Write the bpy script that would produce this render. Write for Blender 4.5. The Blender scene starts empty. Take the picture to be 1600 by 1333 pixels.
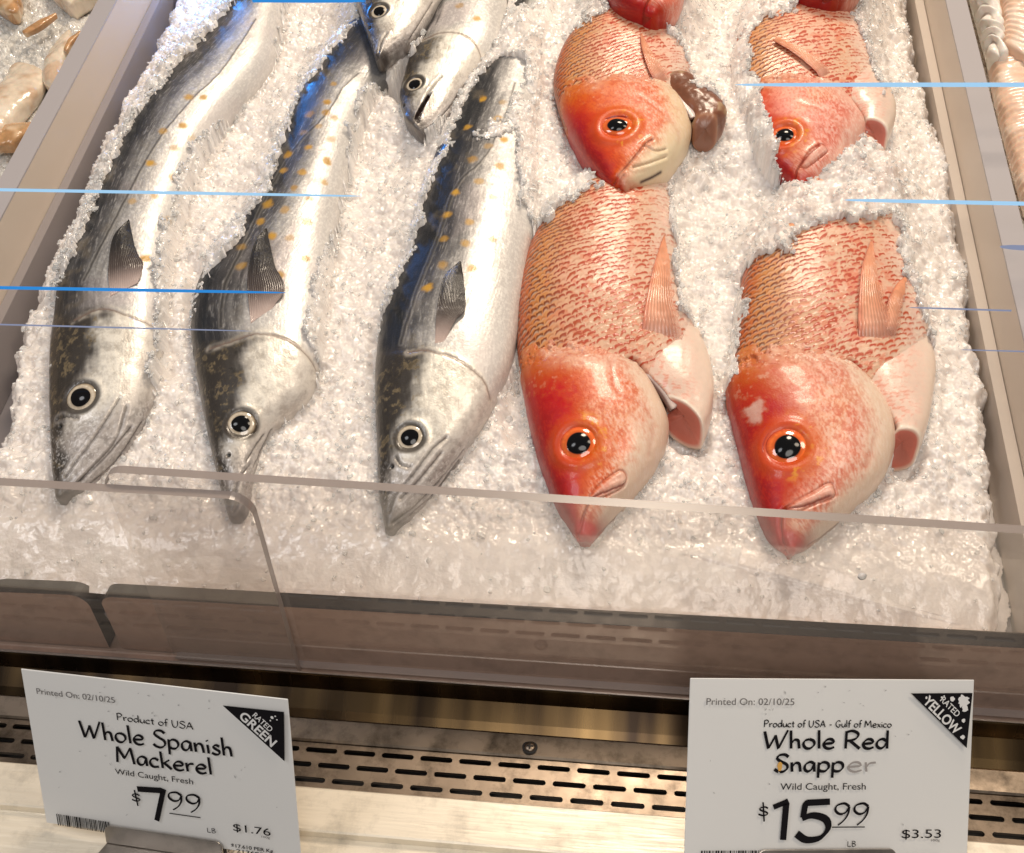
import bpy, math, random
import numpy as np
from mathutils import Matrix, Vector
rng = np.random.default_rng(7); random.seed(7)
scene = bpy.context.scene
COL = scene.collection

# ------------------------------------------------------------------ camera
F = 1700.; CX, CY = 800., 667.            # focal length and centre, in pixels of a 1600 px wide picture
ALPHA = math.radians(12)                  # slope of the ice bed
def solve_camera(vp=(1085, -1700), slope=.060, D0=.60, p0=(800, 1060)):
    d = np.array([(vp[0]-CX)/F, (vp[1]-CY)/F, 1.]); k = (900-CY)/F
    q = -(d[0]+slope*d[1])/(d[1]*k+1); s = slope+q*k
    X = np.array([1, s, q]); X /= np.linalg.norm(X)
    B = d/np.linalg.norm(d); N = np.cross(B, X)
    if N[1] > 0: N = -N
    Y = B*math.cos(ALPHA)-N*math.sin(ALPHA); Z = N*math.cos(ALPHA)+B*math.sin(ALPHA)
    W = np.stack([X, Y, Z])
    O = np.array([(p0[0]-CX)/F, (p0[1]-CY)/F, 1])*D0
    return W, -W@O
CW, CC = solve_camera()
cam = bpy.data.cameras.new('camera'); cam_o = bpy.data.objects.new('camera', cam); COL.objects.link(cam_o)
cam.sensor_width = 36; cam.sensor_fit = 'HORIZONTAL'; cam.lens = F/1600*36; cam.clip_start = .02; cam.clip_end = 60
_m = Matrix.Identity(4)
for i in range(3):
    _m[i][0] = CW[i][0]; _m[i][1] = -CW[i][1]; _m[i][2] = -CW[i][2]; _m[i][3] = CC[i]
cam_o.matrix_world = _m
scene.camera = cam_o
scene.render.resolution_x = 1024; scene.render.resolution_y = 853

# ------------------------------------------------------------------ light
scene.view_settings.view_transform = 'Standard'; scene.view_settings.look = 'None'
scene.view_settings.exposure = -0.16; scene.view_settings.gamma = 1.0
world = bpy.data.worlds.new('World'); scene.world = world; world.use_nodes = True
world.node_tree.nodes['Background'].inputs[0].default_value = (1, .93, .86, 1)
world.node_tree.nodes['Background'].inputs[1].default_value = .15
def lamp(name, loc, target, size, power, color, size_y=None, spread=180):
    l = bpy.data.lights.new(name, 'AREA'); l.energy = power; l.color = color; l.size = size
    l.shape = 'DISK'; l.spread = math.radians(spread)
    if size_y: l.shape = 'RECTANGLE'; l.size_y = size_y
    o = bpy.data.objects.new(name, l); COL.objects.link(o); o.location = loc
    o.rotation_euler = (Vector(target)-Vector(loc)).to_track_quat('-Z', 'Y').to_euler()
    return o
lamp('shop_or_fill_lamp', (.15, .95, 1.45), (0, .22, .08), .40, 18.5, (1, .84, .66))
lamp('shop_or_fill_lamp', (.75, .15, 1.35), (.1, .2, .05), .40, 6.0, (1, .84, .66))
lamp('shop_or_fill_lamp', (-.75, -.25, 1.25), (-.15, .10, .05), .40, 3.6, (.97, .97, 1))
lamp('shop_or_fill_lamp', (.20, -1.05, 1.45), (.05, -.03, .02), .8, 11.0, (1, .94, .88))  # added front fill that brightens the price cards
lamp('case_light', (-.34, .64, .24), (-.25, .45, .10), .07, .22, (.03, .30, 1), spread=75)

# ------------------------------------------------------------------ frames: the ice bed is a plane sloped by ALPHA
def ray_w(px, py): return CW@np.array([(px-CX)/F, (py-CY)/F, 1.])
_r = ray_w(800, 965); Z0 = (CC-_r*CC[1]/_r[1])[2]
SM = np.array([[1, 0, 0], [0, math.cos(ALPHA), -math.sin(ALPHA)], [0, math.sin(ALPHA), math.cos(ALPHA)]])
CS = SM.T@(CC-np.array([0, 0, Z0]))
PM = CW.T@SM                                  # bed frame -> camera frame
def project(P):                               # (…,3) points of the bed frame -> picture coordinates
    v = (np.asarray(P)-CS)@PM.T
    return CX+F*v[..., 0]/v[..., 2], CY+F*v[..., 1]/v[..., 2]
def on_bed(px, py, h=0.):
    r = SM.T@ray_w(px, py); return CS+r*(h-CS[2])/r[2]
def on_level(px, py, z):                      # world point at height z
    r = ray_w(px, py); return CC+r*(z-CC[2])/r[2]
def on_wall(px, py, y):
    r = ray_w(px, py); return CC+r*(y-CC[1])/r[1]
def to_world(p): return SM@np.asarray(p)+np.array([0, 0, Z0])

# ------------------------------------------------------------------ numpy helpers
def sstep(e0, e1, x):
    t = np.clip((x-e0)/(e1-e0), 0, 1); return t*t*(3-2*t)
def vnoise(P, scale, seed=0):                 # smooth 3-D value noise in 0..1
    P = np.asarray(P)*scale; i = np.floor(P).astype(np.int64); f = P-i; f = f*f*(3-2*f)
    def hsh(a, b, c):
        n = (a*73856093) ^ (b*19349663) ^ (c*83492791) ^ (seed*2654435761)
        n = (n ^ (n >> 13))*1274126177 & 0x7fffffff; n = (n ^ (n >> 16))*668265263 & 0x7fffffff
        return (n & 0xffffff)/float(0xffffff)
    r = 0
    for dx in (0, 1):
        for dy in (0, 1):
            for dz in (0, 1):
                w = (f[..., 0] if dx else 1-f[..., 0])*(f[..., 1] if dy else 1-f[..., 1])*(f[..., 2] if dz else 1-f[..., 2])
                r = r+w*hsh(i[..., 0]+dx, i[..., 1]+dy, i[..., 2]+dz)
    return r
def fbm(P, scale, seed=0, oct=3):
    r = 0; a = .5; s = 0
    for o in range(oct): r = r+a*vnoise(P, scale*2**o, seed+o*17); s += a; a *= .55
    return r/s
def inside(x, y, poly):
    r = np.zeros(np.shape(x), bool); n = len(poly)
    for i in range(n):
        x1, y1 = poly[i]; x2, y2 = poly[(i+1) % n]
        if y1 == y2: continue
        c = ((y1 > y) != (y2 > y)) & (x < (x2-x1)*(y-y1)/(y2-y1)+x1); r ^= c
    return r
def resample(pts, n, smooth=True):            # even points along a Catmull-Rom curve
    P = np.asarray(pts, float)
    if smooth and len(P) > 2:
        Q = np.vstack([2*P[0]-P[1], P, 2*P[-1]-P[-2]]); out = []
        for i in range(1, len(Q)-2):
            t = np.linspace(0, 1, 24, endpoint=False)[:, None]
            p0, p1, p2, p3 = Q[i-1], Q[i], Q[i+1], Q[i+2]
            out.append(.5*((2*p1)+(-p0+p2)*t+(2*p0-5*p1+4*p2-p3)*t**2+(-p0+3*p1-3*p2+p3)*t**3))
        P = np.vstack(out+[P[-1:]])
    d = np.r_[0, np.cumsum(np.linalg.norm(np.diff(P, axis=0), axis=1))]
    u = np.linspace(0, d[-1], n)
    return np.stack([np.interp(u, d, P[:, k]) for k in range(P.shape[1])], 1)
def poly_dist(P, line):                       # distance of points (…,3) to a 3-D polyline
    best = np.full(P.shape[:-1], 1e9)
    for a, b in zip(line[:-1], line[1:]):
        ab = b-a; t = np.clip(((P-a)@ab)/max(ab@ab, 1e-12), 0, 1)
        best = np.minimum(best, np.linalg.norm(P-a-t[..., None]*ab, axis=-1))
    return best
def boxblur(A, r, times=3):
    for _ in range(times):
        for ax in (0, 1):
            B = np.moveaxis(A, ax, 0); pad = np.concatenate([np.repeat(B[:1], r+1, 0), B, np.repeat(B[-1:], r, 0)])
            c = np.cumsum(pad, 0); A = np.moveaxis((c[2*r+1:]-c[:-2*r-1])/(2*r+1), 0, ax)
    return A

# ------------------------------------------------------------------ object helpers
def mesh_object(name, verts, faces, mat, parent=None, attrs=None, smooth=True, origin=None):
    me = bpy.data.meshes.new(name)
    verts = np.asarray(verts, float).reshape(-1, 3)
    if origin is not None: verts = verts-np.asarray(origin)
    if isinstance(faces, np.ndarray):
        k = faces.shape[1]; n = len(faces)
        me.vertices.add(len(verts)); me.vertices.foreach_set('co', verts.astype(np.float32).ravel())
        me.loops.add(n*k); me.loops.foreach_set('vertex_index', faces.astype(np.int32).ravel())
        me.polygons.add(n); me.polygons.foreach_set('loop_start', np.arange(0, n*k, k, dtype=np.int32))
        me.update(calc_edges=True); me.validate()
    else:
        me.from_pydata(verts.tolist(), [], [list(f) for f in faces]); me.update()
    me.polygons.foreach_set('use_smooth', np.full(len(me.polygons), smooth))
    for k, a in (attrs or {}).items():
        a = np.asarray(a, np.float32)
        if a.ndim == 2:
            at = me.attributes.new(k, 'FLOAT_COLOR', 'POINT')
            at.data.foreach_set('color', np.concatenate([a, np.ones((len(a), 1), np.float32)], 1).ravel())
        else:
            at = me.attributes.new(k, 'FLOAT', 'POINT'); at.data.foreach_set('value', a)
    for m in (mat if isinstance(mat, (list, tuple)) else [mat]): me.materials.append(m)
    o = bpy.data.objects.new(name, me); COL.objects.link(o)
    if parent is not None: o.parent = parent
    return o
def grid_faces(nu, nv, wrap=False):
    i = np.arange(nu-1)[:, None]; j = np.arange(nv if wrap else nv-1)[None, :]; j2 = (j+1) % nv
    return np.stack([i*nv+j, (i+1)*nv+j, (i+1)*nv+j2, i*nv+j2], -1).reshape(-1, 4)
def tag(o, label, cat, group=None, kind=None):
    if label: o['label'] = label
    if cat: o['category'] = cat
    if group: o['group'] = group
    if kind: o['kind'] = kind
    return o
def bed_empty(name, p, label, cat, group=None):
    o = bpy.data.objects.new(name, None); COL.objects.link(o); o.location = to_world(p)
    o.rotation_euler = (ALPHA, 0, 0); o.empty_display_size = .02
    return tag(o, label, cat, group)
def empty(name, loc, rot, label, cat, group=None):
    o = bpy.data.objects.new(name, None); COL.objects.link(o); o.location = loc; o.rotation_euler = rot
    o.empty_display_size = .02
    return tag(o, label, cat, group)
class MB:                                     # collects boxes, rings, ribbons
    def __init__(s): s.v = []; s.f = []
    def add(s, vs, fs):
        b = len(s.v); s.v += [tuple(map(float, p)) for p in vs]; s.f += [[b+i for i in f] for f in fs]
    def box(s, a, b):
        (x0, y0, z0), (x1, y1, z1) = a, b
        s.add([(x0,y0,z0),(x1,y0,z0),(x1,y1,z0),(x0,y1,z0),(x0,y0,z1),(x1,y0,z1),(x1,y1,z1),(x0,y1,z1)],
              [(0,3,2,1),(4,5,6,7),(0,1,5,4),(1,2,6,5),(2,3,7,6),(3,0,4,7)])
    def prism(s, poly, ext):                  # closed polygon (3-D points) pushed along ext
        n = len(poly); P = [np.asarray(p, float) for p in poly]; e = np.asarray(ext, float)
        s.add(P+[p+e for p in P], [list(range(n))[::-1], list(range(n, 2*n))]+[[i, (i+1) % n, n+(i+1) % n, n+i] for i in range(n)])
    def obj(s, name, mat, parent=None, smooth=False): return mesh_object(name, s.v, s.f, mat, parent, smooth=smooth)
def bevel(o, w, seg=2):
    m = o.modifiers.new('bevel', 'BEVEL'); m.width = w; m.segments = seg; m.limit_method = 'ANGLE'; return o

# ------------------------------------------------------------------ materials
def new_mat(name):
    m = bpy.data.materials.new(name); m.use_nodes = True; nt = m.node_tree
    return m, nt, nt.nodes['Principled BSDF'], nt.nodes['Material Output']
def nd(nt, t, **kw):
    n = nt.nodes.new(t)
    for k, v in kw.items(): setattr(n, k, v)
    return n
def noise_bump(nt, bsdf, scale, strength, dist=.001, stretch=None, detail=4):
    tc = nd(nt, 'ShaderNodeTexCoord'); mp = nd(nt, 'ShaderNodeMapping')
    if stretch: mp.inputs['Scale'].default_value = stretch
    n = nd(nt, 'ShaderNodeTexNoise'); n.inputs['Scale'].default_value = scale; n.inputs['Detail'].default_value = detail
    b = nd(nt, 'ShaderNodeBump'); b.inputs['Strength'].default_value = strength; b.inputs['Distance'].default_value = dist
    nt.links.new(tc.outputs['Object'], mp.inputs[0]); nt.links.new(mp.outputs[0], n.inputs['Vector'])
    nt.links.new(n.outputs['Fac'], b.inputs['Height']); nt.links.new(b.outputs[0], bsdf.inputs['Normal'])
    return n
def plain(name, col, rough=.5, metal=0., spec=.5, bump=None, coat=0., sss=0., trans=0.):
    m, nt, b, out = new_mat(name)
    b.inputs['Base Color'].default_value = (*col, 1); b.inputs['Roughness'].default_value = rough
    b.inputs['Metallic'].default_value = metal; b.inputs['Specular IOR Level'].default_value = spec
    b.inputs['Coat Weight'].default_value = coat; b.inputs['Coat Roughness'].default_value = .08
    b.inputs['Transmission Weight'].default_value = trans
    if sss:
        b.inputs['Subsurface Weight'].default_value = sss; b.inputs['Subsurface Radius'].default_value = (.006, .003, .002)
        b.inputs['Subsurface Scale'].default_value = 1.
    if bump: noise_bump(nt, b, *bump)
    return m
def attr_mat(name, coat=.5, bump=None, sss=0., spec=.5, coat_rough=.12):
    m, nt, b, out = new_mat(name)
    for a, soc, o in (('Col', 'Base Color', 'Color'), ('Rgh', 'Roughness', 'Fac'), ('Met', 'Metallic', 'Fac')):
        n = nd(nt, 'ShaderNodeAttribute'); n.attribute_name = a; nt.links.new(n.outputs[o], b.inputs[soc])
    b.inputs['Coat Weight'].default_value = coat; b.inputs['Coat Roughness'].default_value = coat_rough
    b.inputs['Specular IOR Level'].default_value = spec
    if sss:
        b.inputs['Subsurface Weight'].default_value = sss; b.inputs['Subsurface Radius'].default_value = (.004, .0015, .001)
        b.inputs['Subsurface Scale'].default_value = 1.
    if bump: noise_bump(nt, b, *bump)
    return m
M_SKIN = attr_mat('mackerel_skin', .32, (900, .25, .0006))
M_RED = attr_mat('snapper_skin', .22, (1100, .25, .0006), sss=.06)
M_EYE = attr_mat('eye', .6, spec=.6, coat_rough=.02)
M_FIN = attr_mat('fin_membrane', .3, (1500, .2, .0004))
M_REDFIN = attr_mat('red_fin_membrane', .3, (1500, .2, .0004)); _n = M_REDFIN.node_tree; _a = nd(_n, 'ShaderNodeAttribute'); _a.attribute_name = 'Alp'; _n.links.new(_a.outputs['Fac'], _n.nodes['Principled BSDF'].inputs['Alpha'])
M_PUPIL = plain('pupil', (.005, .005, .006), .11, spec=.35)
M_TOOTH = plain('tooth', (.75, .7, .6), .3)
def ice_mat():
    m, nt, b, out = new_mat('crushed_ice')
    n = nd(nt, 'ShaderNodeAttribute'); n.attribute_name = 'Col'; nt.links.new(n.outputs['Color'], b.inputs['Base Color'])
    b.inputs['Roughness'].default_value = .16; b.inputs['Specular IOR Level'].default_value = .6; b.inputs['Coat Weight'].default_value = .6; b.inputs['Coat Roughness'].default_value = .05
    b.inputs['Subsurface Weight'].default_value = .60; b.inputs['Subsurface Radius'].default_value = (.010, .0095, .009)
    b.inputs['Subsurface Scale'].default_value = 1.
    noise_bump(nt, b, 620, .36, .0010)
    return m
M_ICE = ice_mat()
def chip_mat():
    m, nt, b, out = new_mat('clear_ice')
    b.inputs['Base Color'].default_value = (.97, .97, .96, 1); b.inputs['Roughness'].default_value = .06
    b.inputs['IOR'].default_value = 1.31; b.inputs['Transmission Weight'].default_value = .55
    noise_bump(nt, b, 700, .3, .0006)
    return m
M_CHIP = chip_mat()
def clear_mat(name, tint=(.93, .93, .93), gloss=1.0, film=0.):
    m, nt, b, out = new_mat(name); nt.nodes.remove(b)
    t = nd(nt, 'ShaderNodeBsdfTransparent'); t.inputs[0].default_value = (*tint, 1)
    g = nd(nt, 'ShaderNodeBsdfGlossy'); g.inputs['Roughness'].default_value = .03; g.inputs[0].default_value = (1, 1, 1, 1)
    fr = nd(nt, 'ShaderNodeFresnel'); fr.inputs[0].default_value = 1.49
    mu = nd(nt, 'ShaderNodeMath', operation='MULTIPLY'); mu.inputs[1].default_value = gloss
    mx = nd(nt, 'ShaderNodeMixShader'); nt.links.new(fr.outputs[0], mu.inputs[0]); nt.links.new(mu.outputs[0], mx.inputs[0])
    df = nd(nt, 'ShaderNodeBsdfDiffuse'); df.inputs[0].default_value = (.80, .72, .66, 1); m0 = nd(nt, 'ShaderNodeMixShader'); m0.inputs[0].default_value = film; nt.links.new(t.outputs[0], m0.inputs[1]); nt.links.new(df.outputs[0], m0.inputs[2])
    nt.links.new(m0.outputs[0], mx.inputs[1]); nt.links.new(g.outputs[0], mx.inputs[2]); nt.links.new(mx.outputs[0], out.inputs[0])
    return m
def frosted(name, col, alpha, rough=.35):
    m, nt, b, out = new_mat(name)
    b.inputs['Base Color'].default_value = (*col, 1); b.inputs['Roughness'].default_value = rough
    b.inputs['Alpha'].default_value = alpha; b.inputs['Specular IOR Level'].default_value = .5
    return m
M_CLEAR = clear_mat('clear_acrylic', (.975, .965, .96), .14, .06)
M_EDGE = frosted('polished_acrylic_edge', (.30, .255, .235), .96, .25)
M_WALL = frosted('hazy_acrylic', (.72, .62, .52), .92, .35)
M_WALLEDGE = frosted('hazy_acrylic_edge', (.44, .41, .42), .97, .3)
M_PAN = plain('grey_plastic_pan', (.30, .27, .27), .4, bump=(60, .1, .001))
M_RAIL = plain('beige_plastic_rail', (.58, .50, .43), .4, bump=(60, .1, .001))
def steel(name, col, rough, stretch, metal=1., var=.25, scale=40, spots=0, bump=.25):
    m, nt, b, out = new_mat(name)
    b.inputs['Metallic'].default_value = metal
    tc = nd(nt, 'ShaderNodeTexCoord'); mp = nd(nt, 'ShaderNodeMapping'); mp.inputs['Scale'].default_value = stretch
    nt.links.new(tc.outputs['Object'], mp.inputs[0])
    n = nd(nt, 'ShaderNodeTexNoise'); n.inputs['Scale'].default_value = scale; n.inputs['Detail'].default_value = 6
    nt.links.new(mp.outputs[0], n.inputs['Vector'])
    r = nd(nt, 'ShaderNodeMapRange'); r.inputs[1].default_value = .3; r.inputs[2].default_value = .7
    r.inputs[3].default_value = max(rough-var*.5, .05); r.inputs[4].default_value = rough+var*.5
    nt.links.new(n.outputs['Fac'], r.inputs[0]); nt.links.new(r.outputs[0], b.inputs['Roughness'])
    bp = nd(nt, 'ShaderNodeBump'); bp.inputs['Strength'].default_value = bump; bp.inputs['Distance'].default_value = .0008
    nt.links.new(n.outputs['Fac'], bp.inputs['Height']); nt.links.new(bp.outputs[0], b.inputs['Normal'])
    # grime and scratches
    g = nd(nt, 'ShaderNodeTexNoise'); g.inputs['Scale'].default_value = 55; g.inputs['Detail'].default_value = 8; g.inputs['Roughness'].default_value = .7
    nt.links.new(tc.outputs['Object'], g.inputs['Vector'])
    cr = nd(nt, 'ShaderNodeValToRGB'); cr.color_ramp.elements[0].position = .30; cr.color_ramp.elements[1].position = .52
    dk = .35 if spots else .72
    cr.color_ramp.elements[0].color = (*[c*dk for c in col], 1); cr.color_ramp.elements[1].color = (*col, 1)
    nt.links.new(g.outputs['Fac'], cr.inputs[0]); nt.links.new(cr.outputs[0], b.inputs['Base Color'])
    return m
M_LIP = steel('brushed_brown_steel', (.50, .345, .27), .52, (6, 1, .4), metal=.25, var=.1, scale=18)
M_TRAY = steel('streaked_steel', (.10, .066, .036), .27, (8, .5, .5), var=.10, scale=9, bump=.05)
def gold_reflections(m):  # paints gold reflections into the base colour as stretched streaks
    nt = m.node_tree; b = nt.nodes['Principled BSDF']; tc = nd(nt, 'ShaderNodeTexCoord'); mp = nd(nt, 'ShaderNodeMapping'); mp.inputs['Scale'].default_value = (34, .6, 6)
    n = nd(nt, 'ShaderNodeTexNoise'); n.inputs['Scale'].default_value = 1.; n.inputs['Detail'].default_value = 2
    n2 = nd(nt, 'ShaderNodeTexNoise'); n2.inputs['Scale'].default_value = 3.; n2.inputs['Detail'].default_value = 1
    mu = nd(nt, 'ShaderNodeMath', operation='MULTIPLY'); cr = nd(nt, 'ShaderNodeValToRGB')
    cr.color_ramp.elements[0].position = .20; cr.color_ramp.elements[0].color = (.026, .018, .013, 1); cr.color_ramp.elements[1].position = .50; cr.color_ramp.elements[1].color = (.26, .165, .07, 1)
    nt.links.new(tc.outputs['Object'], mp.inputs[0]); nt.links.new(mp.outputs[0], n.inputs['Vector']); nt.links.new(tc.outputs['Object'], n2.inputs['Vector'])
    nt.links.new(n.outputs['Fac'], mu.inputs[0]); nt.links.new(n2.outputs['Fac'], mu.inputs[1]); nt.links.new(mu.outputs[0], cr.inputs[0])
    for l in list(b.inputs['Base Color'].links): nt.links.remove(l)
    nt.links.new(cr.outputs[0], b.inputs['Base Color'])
gold_reflections(M_TRAY)
M_GRILLE = steel('grille_steel', (.25, .20, .155), .36, (1, 1, 1), var=.15, scale=60, spots=1)
M_LEDGE = steel('scuffed_ledge_steel', (.90, .82, .68), .42, (1, 12, 1), metal=.30, var=.15, scale=40)
M_CLIP = steel('holder_steel', (.50, .46, .42), .38, (1, 1, 1), var=.1, scale=80)
M_DARK = plain('dark_edge', (.020, .018, .018), .5, spec=.2)
M_VOID = plain('dark_void', (.006, .005, .005), .6)
M_INK = plain('black_ink', (.010, .009, .011), .7, spec=.08)
M_FADE = plain('faded_ink', (.36, .33, .32), .6)
M_SMEAR = plain('orange_smear', (.75, .42, .10), .6)
M_SCUFF = plain('grey_scuff', (.50, .50, .50), .7)
M_PAPER = plain('white_card', (.82, .82, .81), .42, bump=(120, .06, .0005))

# ------------------------------------------------------------------ fish machinery
FISH = []                                     # every fish: id, upper surface samples, visible outline
class Skin:
    """A lofted skin: dorsal and ventral outlines (picture points) joined by rounded sections."""
    def __init__(s, D, V, T, h0, nu=420, nv=230, nb=16, ex=.72, Tb=.02, capscale=.5, shear=0.):
        n = nu
        d2 = resample(D, n); v2 = resample(V, n); u = np.linspace(0, 1, n)
        T = np.asarray(T, float); Tu = np.interp(u, T[:, 0], T[:, 1]); Tu = np.convolve(np.pad(Tu, 20, 'edge'), np.ones(41)/41, 'valid')
        h0 = np.asarray(h0, float) if np.ndim(h0) else np.array([[0, h0], [1, h0]])
        H = np.interp(u, h0[:, 0], h0[:, 1])
        Dp = np.array([on_bed(*p, h) for p, h in zip(d2, H)]); Vp = np.array([on_bed(*p, h) for p, h in zip(v2, H)])
        c = (Dp+Vp)/2; w = (Vp-Dp)/2
        th = np.concatenate([np.linspace(0, np.pi, nv), np.linspace(np.pi, 2*np.pi, nb+2)[1:-1]])
        sn = np.sin(th); up = np.where(sn >= 0, np.abs(sn)**ex, -np.abs(sn)**.8)
        P = c[:, None, :]-np.cos(th)[None, :, None]*w[:, None, :]
        P[..., 2] = H[:, None]+np.where(up >= 0, up*Tu[:, None], up*np.minimum(Tb, Tu*1.2+.002)[:, None])
        s.nu, s.nv, s.nt = n, nv, len(th)
        s.P = P; s.th = th; s.t = np.broadcast_to(-np.cos(th)[None, :], P.shape[:2]); s.u = np.broadcast_to(u[:, None], P.shape[:2])
        s.upper = np.broadcast_to((np.arange(len(th)) < nv)[None, :], P.shape[:2])
        dl = np.linalg.norm(np.diff(c, axis=0), axis=1); s.sl = np.broadcast_to(np.r_[0, np.cumsum(dl)][:, None], P.shape[:2])
        da = np.linalg.norm(np.diff(P, axis=1), axis=2); s.arc = np.concatenate([np.zeros((n, 1)), np.cumsum(da, 1)], 1)
        s.disp = np.zeros(P.shape[:2]); s.col = np.ones(P.shape); s.rgh = np.full(P.shape[:2], .35); s.met = np.zeros(P.shape[:2])
        if shear:
            od = (c[0]-c[6]); od /= np.linalg.norm(od); P -= (np.maximum(P[..., 2]-H[:, None], -.006)*shear*(1-sstep(0, .5, u))[:, None])[..., None]*od
        s.px, s.py = project(P); s.H = H; s.capscale = capscale
        s.capcol = None
    def S(s, px, py):                         # point of the upper skin seen at a picture point
        d = (s.px-px)**2+(s.py-py)**2; d = np.where(s.upper, d, 1e12); k = np.unravel_index(np.argmin(d), d.shape)
        return s.P[k].copy()
    def line(s, pts, n=40): return np.array([s.S(*p) for p in resample(pts, n)])
    def dist(s, pts, n=40): return poly_dist(s.P, s.line(pts, n))
    def mix(s, col, m):
        m = np.clip(m, 0, 1)[..., None]; s.col = s.col*(1-m)+np.asarray(col)*m
    def mixa(s, name, val, m):
        m = np.clip(m, 0, 1); setattr(s, name, getattr(s, name)*(1-m)+val*m)
    def groove(s, pts, width, depth, col=None, amt=.7, cw=None, n=40):
        d = s.dist(pts, n); s.disp -= depth*np.exp(-(d/width)**2)
        if col is not None: s.mix(col, amt*np.exp(-(d/(cw or width))**2))
        return d
    def plate(s, poly, height, soft=.0012, n=60):   # a raised plate with a crisp border
        poly = [tuple(q) for q in resample(list(poly)+[poly[0]], 40)]; m = inside(s.px, s.py, poly) & s.upper
        d = s.dist(list(poly)+[poly[0]], n); s.disp += np.where(m, height*sstep(0, soft, d), 0)
        return m, d
    def normals(s, P):
        du = np.gradient(P, axis=0); dv = np.gradient(P, axis=1); n = np.cross(du, dv)
        n /= np.maximum(np.linalg.norm(n, axis=2, keepdims=True), 1e-12)
        if (n[:, s.nv//2, 2]).mean() < 0: n = -n
        return n
    def finish(s):
        s.N = s.normals(s.P); s.P = s.P+s.N*(s.disp*s.upper)[..., None]
        return s
    def geom(s):                              # vertices, faces, attributes, both ends closed
        V = s.P.reshape(-1, 3); col = s.col.reshape(-1, 3); rg = s.rgh.ravel(); me = s.met.ravel()
        F_ = grid_faces(s.nu, s.nt, True); nt = s.nt
        for end, row in ((0, 0), (1, s.nu-1)):
            ring = s.P[row]; c = ring.mean(0); rows = []; prev = np.arange(nt)+row*nt
            out = (s.P[0]-s.P[3]).mean(0) if end == 0 else (s.P[-1]-s.P[-4]).mean(0); out /= np.linalg.norm(out)+1e-9
            rad = np.linalg.norm(ring-c, axis=1).mean()
            for k, f in enumerate((.93, .8, .55, .25, .02)):
                q = c+(ring-c)*f+out*rad*s.capscale*math.sqrt(max(0, 1-f*f))
                b = len(V); V = np.vstack([V, q])
                cc = s.col[row] if s.capcol is None or end == 1 else (np.broadcast_to(s.capcol[min(k, len(s.capcol)-1)], (nt, 3)))
                col = np.vstack([col, cc]); rg = np.r_[rg, s.rgh[row]]; me = np.r_[me, s.met[row]*(0 if s.capcol is not None else 1)]
                cur = np.arange(nt)+b; j2 = (np.arange(nt)+1) % nt
                fs = np.stack([prev, cur, cur[j2], prev[j2]], 1)
                if end == 0: fs = fs[:, ::-1]
                F_ = np.vstack([F_, fs]); prev = cur
        return V, F_, col, rg, me
def build_skin(name, skins, mat, parent, origin):
    V = np.zeros((0, 3)); Fc = np.zeros((0, 4), int); C = np.zeros((0, 3)); R = np.zeros(0); Me = np.zeros(0)
    for s in skins:
        v, f, c, r, m = s.geom(); Fc = np.vstack([Fc, f+len(V)]); V = np.vstack([V, v]); C = np.vstack([C, c]); R = np.r_[R, r]; Me = np.r_[Me, m]
    if mat is M_RED: g = C.mean(1, keepdims=True); C = (g+(C-g)*1.28)*.93
    return mesh_object(name, V, Fc, mat, parent, {'Col': np.clip(C, 0.004, 1), 'Rgh': np.clip(R, .05, 1), 'Met': np.clip(Me, 0, 1)}, origin=origin)
def register(skins, visible):
    FISH.append(dict(P=np.vstack([np.concatenate([s.P[:, :s.nv].reshape(-1, 3), np.broadcast_to(s.H[:, None, None], (s.nu, s.nv, 1)).reshape(-1, 1)], 1) for s in skins]), vis=visible))
def frame_at(s, px, py, blend=.35):
    d = (s.px-px)**2+(s.py-py)**2; d = np.where(s.upper, d, 1e12); i, j = np.unravel_index(np.argmin(d), d.shape)
    nrm = s.N[max(i-8, 0):i+9, max(j-8, 0):min(j+9, s.nv)].reshape(-1, 3).mean(0); nrm /= np.linalg.norm(nrm)
    v = nrm*(1-blend)+np.array([0, -.45, .9])*blend; v /= np.linalg.norm(v)
    a = np.array([1, 0, 0])-v*v[0]; a /= np.linalg.norm(a); b = np.cross(v, a)
    return s.P[i, j], a, b, v
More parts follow.
